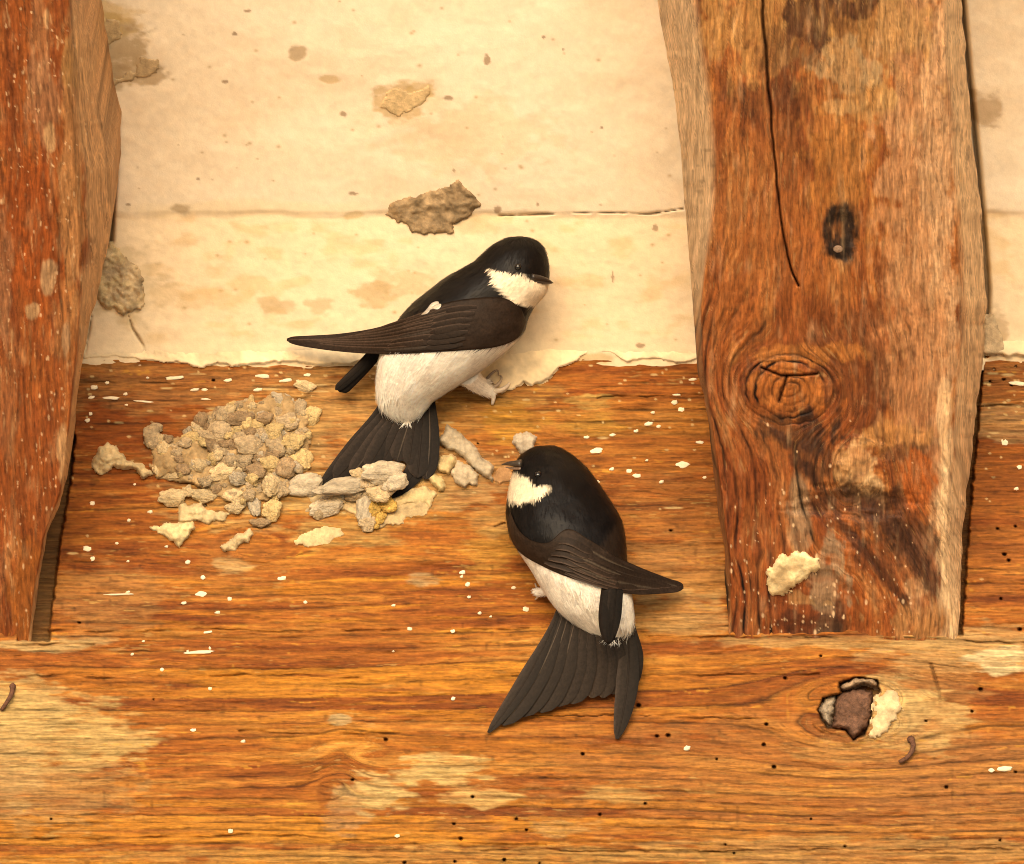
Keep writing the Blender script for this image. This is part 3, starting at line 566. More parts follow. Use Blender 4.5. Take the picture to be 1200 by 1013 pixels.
def tube(pts, rad, n=8, place=None):
    """px-space polyline (u,v,h) with radii -> verts, faces"""
    pts = np.array(pts, float); vs = []
    for i, p in enumerate(pts):
        t = pts[min(i + 1, len(pts) - 1)] - pts[max(i - 1, 0)]; t /= np.linalg.norm(t) + 1e-9
        a = np.cross(t, [0, 0, 1.0]); a = a / np.linalg.norm(a) if np.linalg.norm(a) > 1e-3 else np.array([1.0, 0, 0]); b = np.cross(t, a)
        for k in range(n):
            q = 2 * math.pi * k / n; vs.append(p + rad[i] * (a * math.cos(q) + b * math.sin(q)))
    fs = [[i * n + k, i * n + (k + 1) % n, (i + 1) * n + (k + 1) % n, (i + 1) * n + k] for i in range(len(pts) - 1) for k in range(n)]
    fs += [list(range(n))[::-1], [(len(pts) - 1) * n + k for k in range(n)]]
    return np.array(vs), fs
def pxB(vs): return PB(vs[:, 0], vs[:, 1], vs[:, 2] * S)
def pxF(vs): return PF(vs[:, 0], vs[:, 1], vs[:, 2] * S)
def smooth_pts(p, n):
    p = np.array(p, float); x = np.linspace(0, len(p) - 1, n); r = []
    for q in x:
        i = min(int(q), len(p) - 2); f = q - i; a = p[max(i - 1, 0)]; b = p[i]; c = p[i + 1]; d = p[min(i + 2, len(p) - 1)]
        r.append(.5 * (2 * b + (c - a) * f + (2 * a - 5 * b + 4 * c - d) * f * f + (3 * b - a - 3 * c + d) * f ** 3))
    return np.array(r)
for pts, rad, lab in [([(15, 803, -3), (14, 812, 6), (10, 820, 10), (4, 829, 6), (2, 832, 3)], 3.0, 'bent rusty nail in the pale patch at the left end'),
                      ([(1067, 866, -3), (1070, 872, 6), (1069, 880, 8), (1063, 888, 6), (1054, 893, 2)], 3.4, 'bent rusty nail in the pale wood under the knot hole')]:
    p = smooth_pts(pts, 14); v, f = tube(p, [rad * (1.35 if i < 2 else 1 - .35 * i / 14) for i in range(14)])
    obj('nail', pxB(v), f, np.tile((.13, .06, .035), (len(v), 1)), M_RUST, BEAM)['label'] = lab
# iron wedge and wood splinters in the knot hole
def block(name, poly, h0, h1, rgb, mat, seed, parent=BEAM, label=None):
    p = np.array(poly, float); a = np.arange(p[:, 0].min() - 2, p[:, 0].max() + 2, 1.3); b = np.arange(p[:, 1].min() - 2, p[:, 1].max() + 2, 1.3)
    U, V = np.meshgrid(a, b); sdp = polysd(U, V, poly) + 2.2 * fbm(U / 6, V / 6, 3, seed)
    h = h0 + (h1 - h0) * (.7 * sm(-.4, 2.5, sdp) + .3 * sm(0, 8, sdp)) * (1 + .10 * fbm(U / 8, V / 8, 3, seed + 1)); f = gridfaces(*U.shape); keep = (sdp.ravel()[f] > -1).any(1); f = f[keep]
    used = np.unique(f); rm = np.full(U.size, -1); rm[used] = np.arange(len(used)); W = PB(U, V, h).reshape(-1, 3)[used]
    c = np.array(rgb) * np.clip(1 + .3 * fbm(U / 7, V / 7, 3, seed + 2), .4, 1.7)[..., None]
    o = obj(name, W, rm[f], c.reshape(-1, 3)[used], mat, parent)
    if label: o['label'] = label
block('iron_wedge', [(981, 815), (1000, 807), (1022, 810), (1021, 840), (1012, 860), (1000, 867), (991, 857), (974, 853)], -.008, .0012, (.15, .075, .045), M_RUST, 3, label='rusty brown iron wedge in the knot hole')
block('splinter', [(958, 832), (965, 817), (980, 813), (980, 826), (973, 852), (963, 847)], -.008, -.0012, (.34, .27, .19), M_RUST, 13)
block('splinter', [(981, 807), (1000, 793), (1026, 794), (1034, 808), (1012, 803), (990, 812)], -.008, .0022, (.38, .26, .16), M_RUST, 23)
crust('filler', [(1024, 818), (1040, 806), (1052, 812), (1056, 832), (1044, 850), (1030, 862), (1014, 864), (1022, 846)], PB, .0014, (.62, .47, .27), None, BEAM, nz=5, nsc=8, edge=10, rough=1.0, seed=801, tone=.3, fine=.25)['label'] = 'cream crumbly filler right of the knot hole'
pn, fn = ico(2); c0 = PR(np.array(982.0), np.array(292.0), -.0005)
nl = obj('nail_head', c0 + pn * np.array([5.5 * S, .8e-3, 4.5 * S]) * (1 + .1 * n3(pn, 2, 4))[:, None], fn, np.tile((.27, .17, .11), (len(pn), 1)), M_RUST, RAF_R)

# ------------------------------------------------------------------ mud nest
pel = {}
TON = {'c': (.60, .455, .26), 'y': (.56, .41, .195), 'g': (.44, .33, .20), 'b': (.32, .22, .125), 'k': (.46, .38, .27), 'o': (.60, .38, .10)}
def pellet_mesh(tone, k):
    if (tone, k) not in pel:
        p, f = ico(4); d = 1 + .30 * n3(p, 1.1, k * 3 + 1) + .13 * n3(p, 2.3, k * 7 + 2) + .06 * n3(p, 4.6, k) + .045 * n3(p, 8.0, k) + .03 * n3(p, 15.0, k)
        p = p * d[:, None]; c = np.array(TON[tone]) * np.clip(1 + .22 * n3(p, 2.2, k + 40), .5, 1.5)[:, None]
        me = mesh_data('mud_pellet', p, f, c); me.materials.append(M_MUD); pel[(tone, k)] = me
    return pel[(tone, k)]
def pellet(parent, x, y, rx, ry, tone, rot=0.0, h=None, k=None):
    k = random.randrange(5) if k is None else k; dep = min(rx, ry) * .66
    o = bpy.data.objects.new('mud_pellet', pellet_mesh(tone, k)); col.objects.link(o); o.parent = parent
    h = dep * .45 if h is None else h
    o.location = tuple(PB(x, y, h * S) - np.array(parent.location)); o.scale = (rx * S, dep * S, ry * S)
    o.rotation_euler = (random.uniform(-.3, .3), rot, random.uniform(-.3, .3))
NEST = empty('mud_nest', PB(285, 545)); tag(NEST, 'ragged cluster of dried mud pellets left of the upper bird', 'bird nest')
NP = [(435, 700, 66, 42, 'c', 0), (515, 668, 26, 30, 'c', 0), (592, 690, 66, 32, 'c', .1), (740, 690, 58, 40, 'c', .2), (757, 747, 50, 32, 'c', -.2), (845, 722, 38, 78, 'k', -.15), (930, 632, 44, 66, 'c', 0), (990, 640, 36, 62, 'g', .3), (935, 765, 45, 52, 'y', 0), (765, 600, 46, 42, 'k', 0), (690, 575, 66, 48, 'c', -.3), (645, 640, 30, 34, 'c', 0),
      (365, 545, 26, 52, 'c', .1), (425, 592, 58, 20, 'c', .1), (505, 592, 40, 26, 'c', -.4), (500, 520, 34, 28, 'c', 0), (425, 500, 52, 26, 'c', .2), (395, 455, 40, 40, 'c', 0), (562, 540, 48, 42, 'c', .2), (335, 400, 46, 56, 'g', .2), (350, 350, 40, 26, 'g', 0), (520, 405, 56, 34, 'y', -.3), (592, 418, 36, 32, 'y', 0), (548, 465, 52, 36, 'b', 0), (470, 455, 42, 34, 'g', 0), (660, 375, 58, 58, 'g', 0), (685, 462, 52, 44, 'g', .2), (735, 440, 40, 36, 'b', 0), (640, 440, 36, 40, 'b', 0),
      (822, 445, 66, 58, 'g', 0), (860, 340, 48, 40, 'y', -.4), (775, 310, 62, 42, 'b', 0), (757, 360, 30, 18, 'y', 0), (690, 285, 46, 42, 'g', 0), (578, 312, 36, 48, 'b', 0), (745, 250, 42, 34, 'y', 0), (830, 232, 20, 46, 'y', 0), (895, 240, 46, 22, 'y', 0), (1000, 215, 66, 44, 'k', .2), (1070, 262, 34, 58, 'g', .1), (1130, 290, 48, 46, 'y', 0), (1020, 320, 60, 40, 'g', 0), (940, 372, 52, 46, 'y', 0), (960, 445, 52, 54, 'g', 0), (1042, 420, 58, 40, 'y', 0), (1080, 375, 36, 42, 'g', 0),
      (1085, 515, 58, 62, 'y', 0), (1002, 552, 54, 52, 'b', 0), (930, 530, 46, 40, 'y', 0), (860, 565, 52, 46, 'b', 0), (790, 520, 48, 44, 'g', 0), (868, 500, 40, 36, 'b', 0), (1110, 640, 82, 42, 'k', -.4), (870, 655, 34, 40, 'g', 0), (810, 650, 34, 34, 'g', 0), (880, 825, 50, 22, 'b', 0), (600, 620, 34, 26, 'g', 0), (720, 520, 40, 40, 'g', 0), (770, 395, 40, 34, 'g', 0), (900, 300, 38, 30, 'b', 0), (960, 275, 40, 30, 'g', 0), (1060, 470, 40, 28, 'g', 0), (820, 380, 36, 30, 'b', 0), (1100, 140, 50, 28, 'c', .3)]
for (x, y, rx, ry, tn, r) in NP:
    inner = 1 if (560 < x < 1050 and 280 < y < 640) else 0
    pellet(NEST, 100 + x / 4.2857, 420 + y / 4.2857, rx / 4.2857 * 1.0, ry / 4.2857 * 1.0, tn, r, h=4 + 6 * inner + random.uniform(-2, 3))
rs = random.Random(5)
npoly = sc([(300, 380), (480, 390), (600, 280), (720, 230), (1000, 180), (1140, 260), (1120, 520), (1000, 700), (760, 740), (560, 640), (360, 600)], 4.2857, 100, 420)
for _ in range(340):
    x, y = rs.uniform(170, 370), rs.uniform(460, 600)
    if polysd(np.array([x]), np.array([y]), npoly)[0] < 3: continue
    if (x - 202) ** 2 / 144 + (y - 547) ** 2 / 49 < 1: continue
    r = rs.uniform(3.2, 7.5); pellet(NEST, x, y, r * rs.uniform(.8, 1.4), r, rs.choice('gbcykg'), rs.uniform(-.6, .6), h=rs.uniform(1, 13))
crust('mud_base', npoly, lambda u, v, h: PB(u, v, h), .0030, (.38, .26, .13), M_CRUST, NEST, nz=6, nsc=12, edge=9, rough=.9, seed=91, tone=.3)
CL = empty('mud_cluster', PB(430, 580)); tag(CL, 'row of grey mud pellets below and over the tail of the upper bird', 'mud pellets')
for (x, y, rx, ry, tn, r, h) in [(60, 485, 74, 44, 'k', -.1, 5), (230, 490, 100, 36, 'k', -.2, 22), (400, 428, 76, 42, 'k', -.1, 26), (465, 470, 48, 34, 'k', -.4, 24), (390, 522, 46, 36, 'c', 0, 20), (160, 575, 66, 36, 'k', -.3, 6), (125, 602, 26, 30, 'g', 0, 5), (330, 575, 34, 80, 'k', .1, 8), (340, 645, 34, 36, 'g', 0, 4), (370, 582, 28, 36, 'o', 0, 8), (432, 572, 34, 30, 'o', -.3, 8), (396, 622, 22, 30, 'o', .2, 6), (376, 660, 16, 16, 'o', 0, 4), (300, 432, 30, 22, 'c', 0, 22), (340, 470, 40, 30, 'g', 0, 20), (430, 500, 34, 26, 'g', 0, 20), (280, 520, 46, 28, 'g', 0, 12), (350, 520, 40, 30, 'g', 0, 12), (200, 540, 44, 24, 'c', 0, 8)]:
    pellet(CL, 340 + x / 3.75, 440 + y / 3.75, rx / 3.75 * 1.15, ry / 3.75 * 1.15, tn, r, h)
crust('mud_base', sc([(0, 470), (120, 450), (280, 470), (480, 520), (640, 540), (600, 610), (420, 650), (340, 690), (280, 600), (100, 610)], 3.75, 340, 440), PB, .0009, (.50, .37, .20), None, CL, nz=7, nsc=14, edge=8, rough=.9, seed=555, tone=.3, fine=.4)
for i, (pts, T, rgb, lab) in enumerate([
        ([(648, 290), (690, 218), (750, 250), (800, 300), (840, 350), (895, 400), (890, 472), (830, 440), (760, 360), (700, 330)], .0042, (.44, .36, .25), 'long grey mud plate slanting between the two birds'),
        ([(708, 420), (735, 368), (790, 400), (832, 436), (822, 480), (770, 492), (722, 472)], .004, (.46, .37, .25), 'rounded grey mud plate under the slanting one'),
        ([(640, 390), (660, 352), (715, 350), (735, 380), (700, 440), (655, 432)], .004, (.54, .40, .20), 'yellowish mud plate right of the upper bird tail'),
        ([(598, 450), (630, 424), (682, 455), (678, 520), (650, 505)], .004, (.58, .45, .22), 'cream mud wedge at the tail tip of the upper bird'),
        ([(440, 548), (520, 500), (600, 478), (640, 520), (620, 590), (590, 562), (470, 575)], .002, (.60, .46, .24), 'pale crumbly mud smear below the upper bird tail'),
        ([(975, 300), (985, 260), (1035, 245), (1085, 275), (1070, 330), (1010, 350)], .003, (.42, .35, .26), 'round grey mud disc above the head of the lower bird'),
        ([(890, 460), (900, 410), (960, 395), (985, 440), (975, 470), (920, 480)], .0006, (.36, .20, .09), 'thin brown mud film at the beak of the lower bird')]):
    crust('mud_plate', sc(pts, 3.75, 340, 440), PB, T, rgb, None, None, lab, 'mud', 'mud plates near the birds', nz=2.5, nsc=7, edge=7, rough=.6, seed=600 + 7 * i, tone=.2)
for i, (pts, T, rgb, lab) in enumerate([
        ([(36, 525), (60, 440), (110, 428), (200, 480), (205, 505), (290, 538), (345, 580), (290, 606), (235, 552), (180, 572), (145, 545), (120, 578), (90, 585), (50, 560)], .0045, (.56, .43, .24), 'tan mud lump with a thin tail at the far left of the nest'),
        ([(455, 775), (480, 738), (580, 728), (620, 760), (720, 778), (700, 812), (620, 832), (470, 815)], .0036, (.55, .43, .24), 'flat oblong mud lump directly under the nest'),
        ([(300, 850), (370, 842), (400, 825), (540, 820), (552, 858), (500, 905), (470, 940), (430, 925), (400, 880)], .0036, (.62, .50, .27), 'pale triangular mud lump low on the left below the nest'),
        ([(730, 900), (760, 870), (790, 880), (830, 858), (850, 880), (815, 925), (780, 920), (750, 960), (700, 975), (675, 945), (700, 925)], .003, (.56, .43, .24), 'small two lobed mud lump below the middle of the nest'),
        ([(1040, 915), (1100, 878), (1200, 838), (1290, 850), (1300, 880), (1220, 930), (1150, 945), (1060, 940)], .0012, (.58, .44, .24), 'thin pale mud smear below the grey pellets')]):
    crust('mud_lump', sc(pts, 4.2857, 100, 420), PB, T, rgb, None, None, lab, 'mud', 'mud lumps around the nest', nz=3.0, nsc=8, edge=12, rough=1.1, fine=.22, seed=700 + 7 * i, tone=.18)

# ------------------------------------------------------------------ birds (built in a frame of photo pixels and depth, then set on the beam)
WHITE = np.array((.93, .87, .78)); BLACK = np.array((.0070, .0056, .0054)); BROWN = np.array((.026, .0165, .0115))
def body_grid(stations, ns=90, na=72):
    """stations: lx,ly, rx,ry, depth centre, depth half"""
    st = smooth_pts(stations, ns); th = np.linspace(0, 2 * math.pi, na, endpoint=False)
    L, R = st[:, 0:2], st[:, 2:4]; c = (L + R) / 2; a = (R - L) / 2
    G = np.zeros((ns, na, 3)); G[..., :2] = c[:, None] + a[:, None] * np.cos(th)[None, :, None]
    G[..., 2] = st[:, 4:5] + st[:, 5:6] * np.sin(th)[None]
    return G
def tube_faces(ns, na):
    i = np.arange(ns * na).reshape(ns, na); j = np.roll(i, -1, 1)
    f = np.stack([i[:-1].ravel(), j[:-1].ravel(), j[1:].ravel(), i[1:].ravel()], -1); return f
def feather(base, tip, bow, W, h0, h1, rgb, shaft=None, n=18, blunt=.75, bw=.35, th=.5):
    b = np.array(base, float); t = np.array(tip, float); d = t - b; Ln = np.linalg.norm(d); nrm = np.array([-d[1], d[0]]) / Ln
    s = np.linspace(0, 1, n); ctr = b + s[:, None] * d + (bow * 4 * s * (1 - s))[:, None] * nrm
    wd = W * (bw + (1 - bw) * sm(0, .55, s)) * np.sqrt(np.clip(1 - np.clip((s - blunt) / (1 - blunt), 0, 1) ** 2, .02, 1))
    cs = np.array([-1, -.55, -.10, -.045, .045, .10, .55, 1.0]); V_ = []; C_ = []
    for lay in (0, 1):
        for i in range(n):
            for c in cs:
                p = ctr[i] + nrm * wd[i] * c
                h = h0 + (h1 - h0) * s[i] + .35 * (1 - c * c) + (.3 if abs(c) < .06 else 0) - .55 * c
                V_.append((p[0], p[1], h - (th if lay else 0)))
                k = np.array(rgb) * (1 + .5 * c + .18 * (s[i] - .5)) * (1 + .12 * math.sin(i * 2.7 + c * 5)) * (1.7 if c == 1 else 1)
                if shaft is not None and abs(c) < .06: k = np.array(shaft) * (1 - .55 * s[i])
                C_.append(k)
    m = len(cs); F_ = []
    for i in range(n - 1):
        for j in range(m - 1):
            a = i * m + j; F_.append((a, a + 1, a + m + 1, a + m)); q = a + n * m; F_.append((q, q + m, q + m + 1, q + 1))
    o = n * m
    for i in range(n - 1):
        a = i * m; F_.append((a, a + m, o + a + m, o + a)); a = i * m + m - 1; F_.append((a, o + a, o + a + m, a + m))
    for j in range(m - 1):
        F_.append((j, o + j, o + j + 1, j + 1)); a = (n - 1) * m + j; F_.append((a, a + 1, o + a + 1, o + a))
    return np.array(V_), F_, np.array(C_)
def down(G, colfn, count, seed, lo, hi, wid=.55, lift=1.2, sel=None):
    rs = np.random.RandomState(seed); ns, na = G.shape[:2]; V_ = []; F_ = []; C_ = []; n = 0
    while n < count:
        i = rs.randint(3, ns - 3); j = rs.randint(na); f = rs.rand()
        p = G[i, j] * (1 - f) + G[i, (j + 1) % na] * f
        if p[2] < 12 or (sel is not None and not sel(p)): n += 1; continue
        T = G[i + 2, j] - G[i - 2, j]; T /= np.linalg.norm(T) + 1e-9; A = G[i, (j + 1) % na] - G[i, j - 1]; A /= np.linalg.norm(A) + 1e-9
        Nn = np.cross(T, A); Nn /= np.linalg.norm(Nn) + 1e-9; cen = G[i].mean(0)
        if Nn @ (p - cen) < 0: Nn = -Nn
        ang = rs.normal(0, .16); T2 = T * math.cos(ang) + A * math.sin(ang); A2 = np.cross(Nn, T2)
        ln = rs.uniform(lo, hi); w_ = wid * rs.uniform(.6, 1.3); lf = lift * rs.uniform(.1, 1.0)
        q0 = p - T2 * ln * .3 + Nn * .1; q1 = p + T2 * ln * .3 + Nn * (.5 + lf * .5); q2 = p + T2 * ln * .7 + Nn * lf
        b = len(V_); V_ += [q0 - A2 * w_, q0 + A2 * w_, q1 + A2 * w_, q1 - A2 * w_, q2]
        F_ += [(b, b + 1, b + 2, b + 3), (b + 3, b + 2, b + 4)]
        c = colfn(p[None, 0], p[None, 1])[0] * rs.uniform(.92, 1.14); C_ += [c] * 5; n += 1
    return np.array(V_), F_, np.array(C_)
def part(name, V_, F_, C_, mat, parent, to, kind=None):
    o = obj(name, to(np.asarray(V_, float)), F_, C_, mat, parent, smooth=name not in ('feather', 'tail_feather', 'tuft'))
    if kind: o['kind'] = kind
    return o
def wing_sheet(st, bvh, hback, ns=60, nt=22, lift=3.0, th=2.4, tiph=20):
    st = smooth_pts(st, ns); t = np.linspace(0, 1, nt)
    UV = st[:, None, :2] * (1 - t)[None, :, None] + st[:, None, 2:4] * t[None, :, None]
    H = np.full((ns, nt), np.nan)
    for i in range(ns):
        for j in range(nt):
            hit = bvh.ray_cast(Vector((UV[i, j, 0], UV[i, j, 1], 400)), Vector((0, 0, -1)))
            if hit[0] is not None: H[i, j] = hit[0][2]
    low = np.where(np.isnan(H), -99, H + lift); base = np.linspace(hback, tiph, ns)[:, None] * np.ones((1, nt))
    X = np.where(np.isnan(H), np.minimum(base, np.nanmax(H)), H + lift)
    for _ in range(120):
        Y = X.copy(); Y[1:-1] = (X[:-2] + X[2:] + 2 * X[1:-1]) / 4; Y[:, 1:-1] = (Y[:, :-2] + Y[:, 2:] + 2 * Y[:, 1:-1]) / 4
        Y[-1] = tiph; X = np.maximum(Y, np.where(np.isnan(H), -99, np.minimum(low, H + lift * .6)))
    G = np.concatenate([UV, X[..., None]], -1)
    back = G.copy(); back[..., 2] -= th
    V_ = np.concatenate([G.reshape(-1, 3), back.reshape(-1, 3)]); n = ns * nt
    f = gridfaces(ns, nt); F_ = [tuple(r) for r in f] + [tuple(n + k for k in r[::-1]) for r in f]
    for i in range(ns - 1):
        for j in (0, nt - 1):
            a = i * nt + j; F_.append((a, a + nt, n + a + nt, n + a))
    for j in range(nt - 1):
        for i in (0, ns - 1):
            a = i * nt + j; F_.append((a, a + 1, n + a + 1, n + a))
    return G, V_, F_
def gsample(G, a, b):
    ns, nt = G.shape[:2]; x = a * (ns - 1); y = b * (nt - 1); i = min(int(x), ns - 2); j = min(int(y), nt - 2); f, g_ = x - i, y - j
    return (G[i, j] * (1 - f) + G[i + 1, j] * f) * (1 - g_) + (G[i, j + 1] * (1 - f) + G[i + 1, j + 1] * f) * g_
def wing_feather(G, a0, a1, b0, b1, W, rgb, up=1.2, n=22, shaft=None):
    """a blade lying on the wing, from (a0,b0) to (a1,b1) in wing coordinates"""
    V_ = []; C_ = []; cs = [-1, -.5, -.07, .07, .5, 1]
    pts = np.array([gsample(G, a0 + (a1 - a0) * s, b0 + (b1 - b0) * s) for s in np.linspace(0, 1, n)])
    for lay in (0, 1):
        for i, s in enumerate(np.linspace(0, 1, n)):
            T = pts[min(i + 1, n - 1)] - pts[max(i - 1, 0)]; T = T[:2] / (np.linalg.norm(T[:2]) + 1e-9); nr = np.array([-T[1], T[0]])
            wd = W * (.5 + .5 * sm(0, .3, s)) * math.sqrt(max(.03, 1 - max(0, (s - .72) / .28) ** 2))
            for c in cs:
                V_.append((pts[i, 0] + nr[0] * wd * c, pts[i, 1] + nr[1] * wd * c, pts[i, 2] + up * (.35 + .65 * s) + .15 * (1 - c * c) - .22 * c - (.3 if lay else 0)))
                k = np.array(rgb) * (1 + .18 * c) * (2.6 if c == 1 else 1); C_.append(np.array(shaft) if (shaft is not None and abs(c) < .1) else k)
    m = len(cs); o = n * m; F_ = []
    for i in range(n - 1):
        for j in range(m - 1):
            a = i * m + j; F_.append((a, a + 1, a + m + 1, a + m)); F_.append((o + a, o + a + m, o + a + m + 1, o + a + 1))
        for j in (0, m - 1):
            a = i * m + j; F_.append((a, a + m, o + a + m, o + a))
    return np.array(V_), F_, np.array(C_)

def bird(origin, label, to, stations, colfn, wing_st, wing_rgb, feathers, tail, tail_to, eye, beaks, farwing, legs, seed, tiph, prim, belly, vent):
    B = empty('bird', origin); tag(B, label, 'bird', 'house martins under the roof')
    G = body_grid(stations); ns, na = G.shape[:2]
    Gd = G + 0; nz_ = fbm(G[..., 0] / 14, G[..., 1] / 14, 3, seed); Gd[..., 2] += 1.2 * nz_ * (G[..., 2] > 20)
    V_ = Gd.reshape(-1, 3); F_ = [tuple(r) for r in tube_faces(ns, na)] + [tuple(range(na))[::-1], tuple((ns - 1) * na + k for k in range(na))]
    C_ = colfn(V_[:, 0], V_[:, 1]); part('body', V_, F_, C_, M_BODY, B, to)
    bvh = BVHTree.FromPolygons([tuple(p) for p in V_], F_)
    d1 = down(Gd, colfn, 6000, seed, 6, 11); part('plumage', *d1, M_BODY, B, to, 'stuff')
    d2 = down(Gd, colfn, 7000, seed + 1, 12, 24, .5, 1.6, belly); part('belly_down', *d2, M_BODY, B, to, 'stuff')
    d3 = down(Gd, colfn, 5000, seed + 2, 18, 34, .6, 2.0, vent); part('vent_down', *d3, M_BODY, B, to, 'stuff')
    wg, wv, wf = wing_sheet(wing_st, bvh, 60, tiph=tiph)
    k = np.clip(1 + .3 * fbm(wv[:, 0] / 9, wv[:, 1] / 3, 3, seed + 3), .5, 1.6)[:, None]
    W = part('wing', wv, wf, np.array(wing_rgb) * k, M_FEATH, B, to)
    for q in prim:
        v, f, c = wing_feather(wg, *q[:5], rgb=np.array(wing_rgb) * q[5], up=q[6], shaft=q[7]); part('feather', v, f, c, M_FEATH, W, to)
    for q in feathers:
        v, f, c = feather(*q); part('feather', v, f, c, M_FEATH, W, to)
    if farwing:
        FWg = None
        for q in farwing:
            v, f, c = feather(*q)
            o = part('wing' if FWg is None else 'feather', v, f, c, M_FEATH, B if FWg is None else FWg, to); FWg = FWg or o
    for q in tail:
        v, f, c = feather(*q); part('tail_feather', v, f, c, M_FEATH, B, tail_to)
    p, f = ico(3); ex, ey, er = eye
    hit = bvh.ray_cast(Vector((ex, ey, 400)), Vector((0, 0, -1))); eh = hit[0][2]
    part('eye', p * er * np.array([1, .92, .9]) + np.array([ex, ey, eh + er * .15]), f, None, M_EYE, B, to)
    for pts, rad, rgb in beaks:
        q = smooth_pts(pts, 12); v, f = tube(q, smooth_pts([[r] for r in rad], 12)[:, 0], 10); part('beak', v, f, np.tile(rgb, (len(v), 1)), M_HORN, B, to)
    for leg in legs:
        q = smooth_pts(leg['pts'], 12); v, f = tube(q, smooth_pts([[r] for r in leg['rad']], 12)[:, 0], 10)
        Lg = part('leg', v, f, np.tile(WHITE * .9, (len(v), 1)), M_BODY, B, to)
        rl = np.random.RandomState(seed + 7); dv, df = [], []
        for _ in range(420):                                  # white down on the feathered leg
            k = rl.rand() * 10.5; i = int(k); p = q[i] + (q[i + 1] - q[i]) * (k - i); R0 = np.interp(k / 11, np.linspace(0, 1, 4), leg['rad'])
            T = q[i + 1] - q[i]; T = T / (np.linalg.norm(T) + 1e-9); n_ = rl.normal(size=3); n_[2] = abs(n_[2]); n_ -= T * (n_ @ T); n_ /= np.linalg.norm(n_)
            sd_ = np.cross(n_, T); b0 = p + n_ * R0 * .95; tip = b0 + T * rl.uniform(4, 9) + n_ * rl.uniform(.5, 2.2); b = len(dv)
            dv += [b0 - sd_ * .5, b0 + sd_ * .5, tip]; df.append((b, b + 1, b + 2))
        part('leg_down', np.array(dv), df, np.tile(WHITE, (len(dv), 1)), M_BODY, Lg, to, 'stuff')
        for toe, r, rgb in leg['toes']:
            q = smooth_pts(toe, 9); v, f = tube(q, np.linspace(r, r * .35, 9), 7); part('toe', v, f, np.tile(rgb, (len(v), 1)), M_BODY, Lg, to)
    return B, G

def soft_in(u, v, poly, w, s): return sm(-w, w, polysd(u, v, poly) + 1.6 * fbm(u / 4, v / 4, 2, s))
# upper bird, facing right
TH1 = [(572, 316), (590, 319), (612, 323), (630, 327), (646, 330), (650, 352), (624, 360), (603, 357), (588, 345), (577, 331)]
def col1(u, v):
    u = np.asarray(u, float); v = np.asarray(v, float)
    wl = np.interp(u, [430, 470, 540, 585, 606, 622], [407, 409, 408, 406, 398, 388]) + 1.5 * fbm(u / 5, v / 9, 2, 9)
    m = sm(-2.5, 2.5, v - wl)
    c = BLACK * np.clip(1 + .3 * fbm(u / 10, v / 10, 3, 3), .5, 1.6)[:, None] * 1.0
    c = c * (1 - m[:, None]) + (WHITE * np.clip(1 + .12 * fbm(u / 5, v / 22, 3, 4), .7, 1.15)[:, None]) * m[:, None]
    t = soft_in(u, v, TH1, 1.6, 5)[:, None]; return c * (1 - t) + np.array((.82, .70, .53)) * t
ST1 = [(606, 277, 612, 277, 60, 3), (592, 280, 626, 281, 61, 17), (578, 287, 637, 290, 62, 28), (566, 297, 642, 304, 63, 35), (556, 306, 643.5, 322, 64, 39), (541, 315, 641, 342, 64, 43), (521, 326, 628, 358, 63, 47), (499, 343, 619.5, 372, 62, 52), (480, 359, 614, 389, 62, 56), (465, 377, 598, 408, 62, 57), (453, 398, 577, 425, 60, 54), (444, 424, 554, 441, 56, 46), (441, 450, 530, 456, 50, 35), (444, 472, 508, 470, 44, 22), (456, 486, 497, 482, 40, 11), (470, 491, 484, 489, 38, 4)]
WG1 = [(611, 362, 617, 377), (592, 350, 607, 396), (562, 349, 581, 407), (527, 354, 541, 411), (497, 365, 506, 413), (470, 375, 470, 415), (440, 384.5, 436, 415), (400, 391, 396, 412), (362, 393.5, 361, 406), (344, 394.5, 344, 402), (336, 397, 336, 400)]
PR1 = []
for k in range(8):
    PR1.append((.30 + .02 * k, .62 + .05 * k, .10 + .11 * k, .16 + .09 * k, 5.4 - .25 * k, .85 + .09 * (k % 3), .5 + .25 * (8 - k) / 8, (.050, .036, .027) if k in (1, 4) else None))
for k in range(7):
    PR1.append((.30 + .012 * k, .50 + .01 * k, .14 + .12 * k, .14 + .12 * k, 3.6, .80 + .12 * (k % 3), .9, (.045, .033, .025) if k % 3 == 0 else None))
for k in range(7):
    PR1.append((.22 + .012 * k, .37 + .008 * k, .18 + .115 * k, .16 + .12 * k, 4.2, .72 + .10 * (k % 2), 1.1, None))
TB = np.array((.013, .0088, .0066)); TS = (.085, .064, .047)
T1 = [((450, 470), (376, 568), -6, 11, 30, 45, TB * .75, None, 18, .5), ((456, 474), (392, 562), -5, 14, 31, 46, TB * .95, None), ((462, 476), (411, 557), -4, 12, 32, 46, TB * 1.1, TS), ((468, 478), (430, 549), -2, 12, 33, 46, TB, None), ((476, 480), (447, 543), -1, 12, 34, 44, TB * 1.15, None), ((484, 480), (465, 541), 0, 12, 34, 44, TB, TS), ((490, 478), (479, 545), 1, 12, 34, 45, TB * 1.1, None), ((496, 476), (489, 560), 0, 14, 33, 48, TB, None), ((502, 470), (499, 562), -3, 12, 32, 48, TB * .95, TS), ((504, 468), (458, 584), -17, 13, 31, 51, TB * .7, None, 18, .5), ((507, 464), (505, 556), -2, 7, 31, 46, TB * .75, None)]
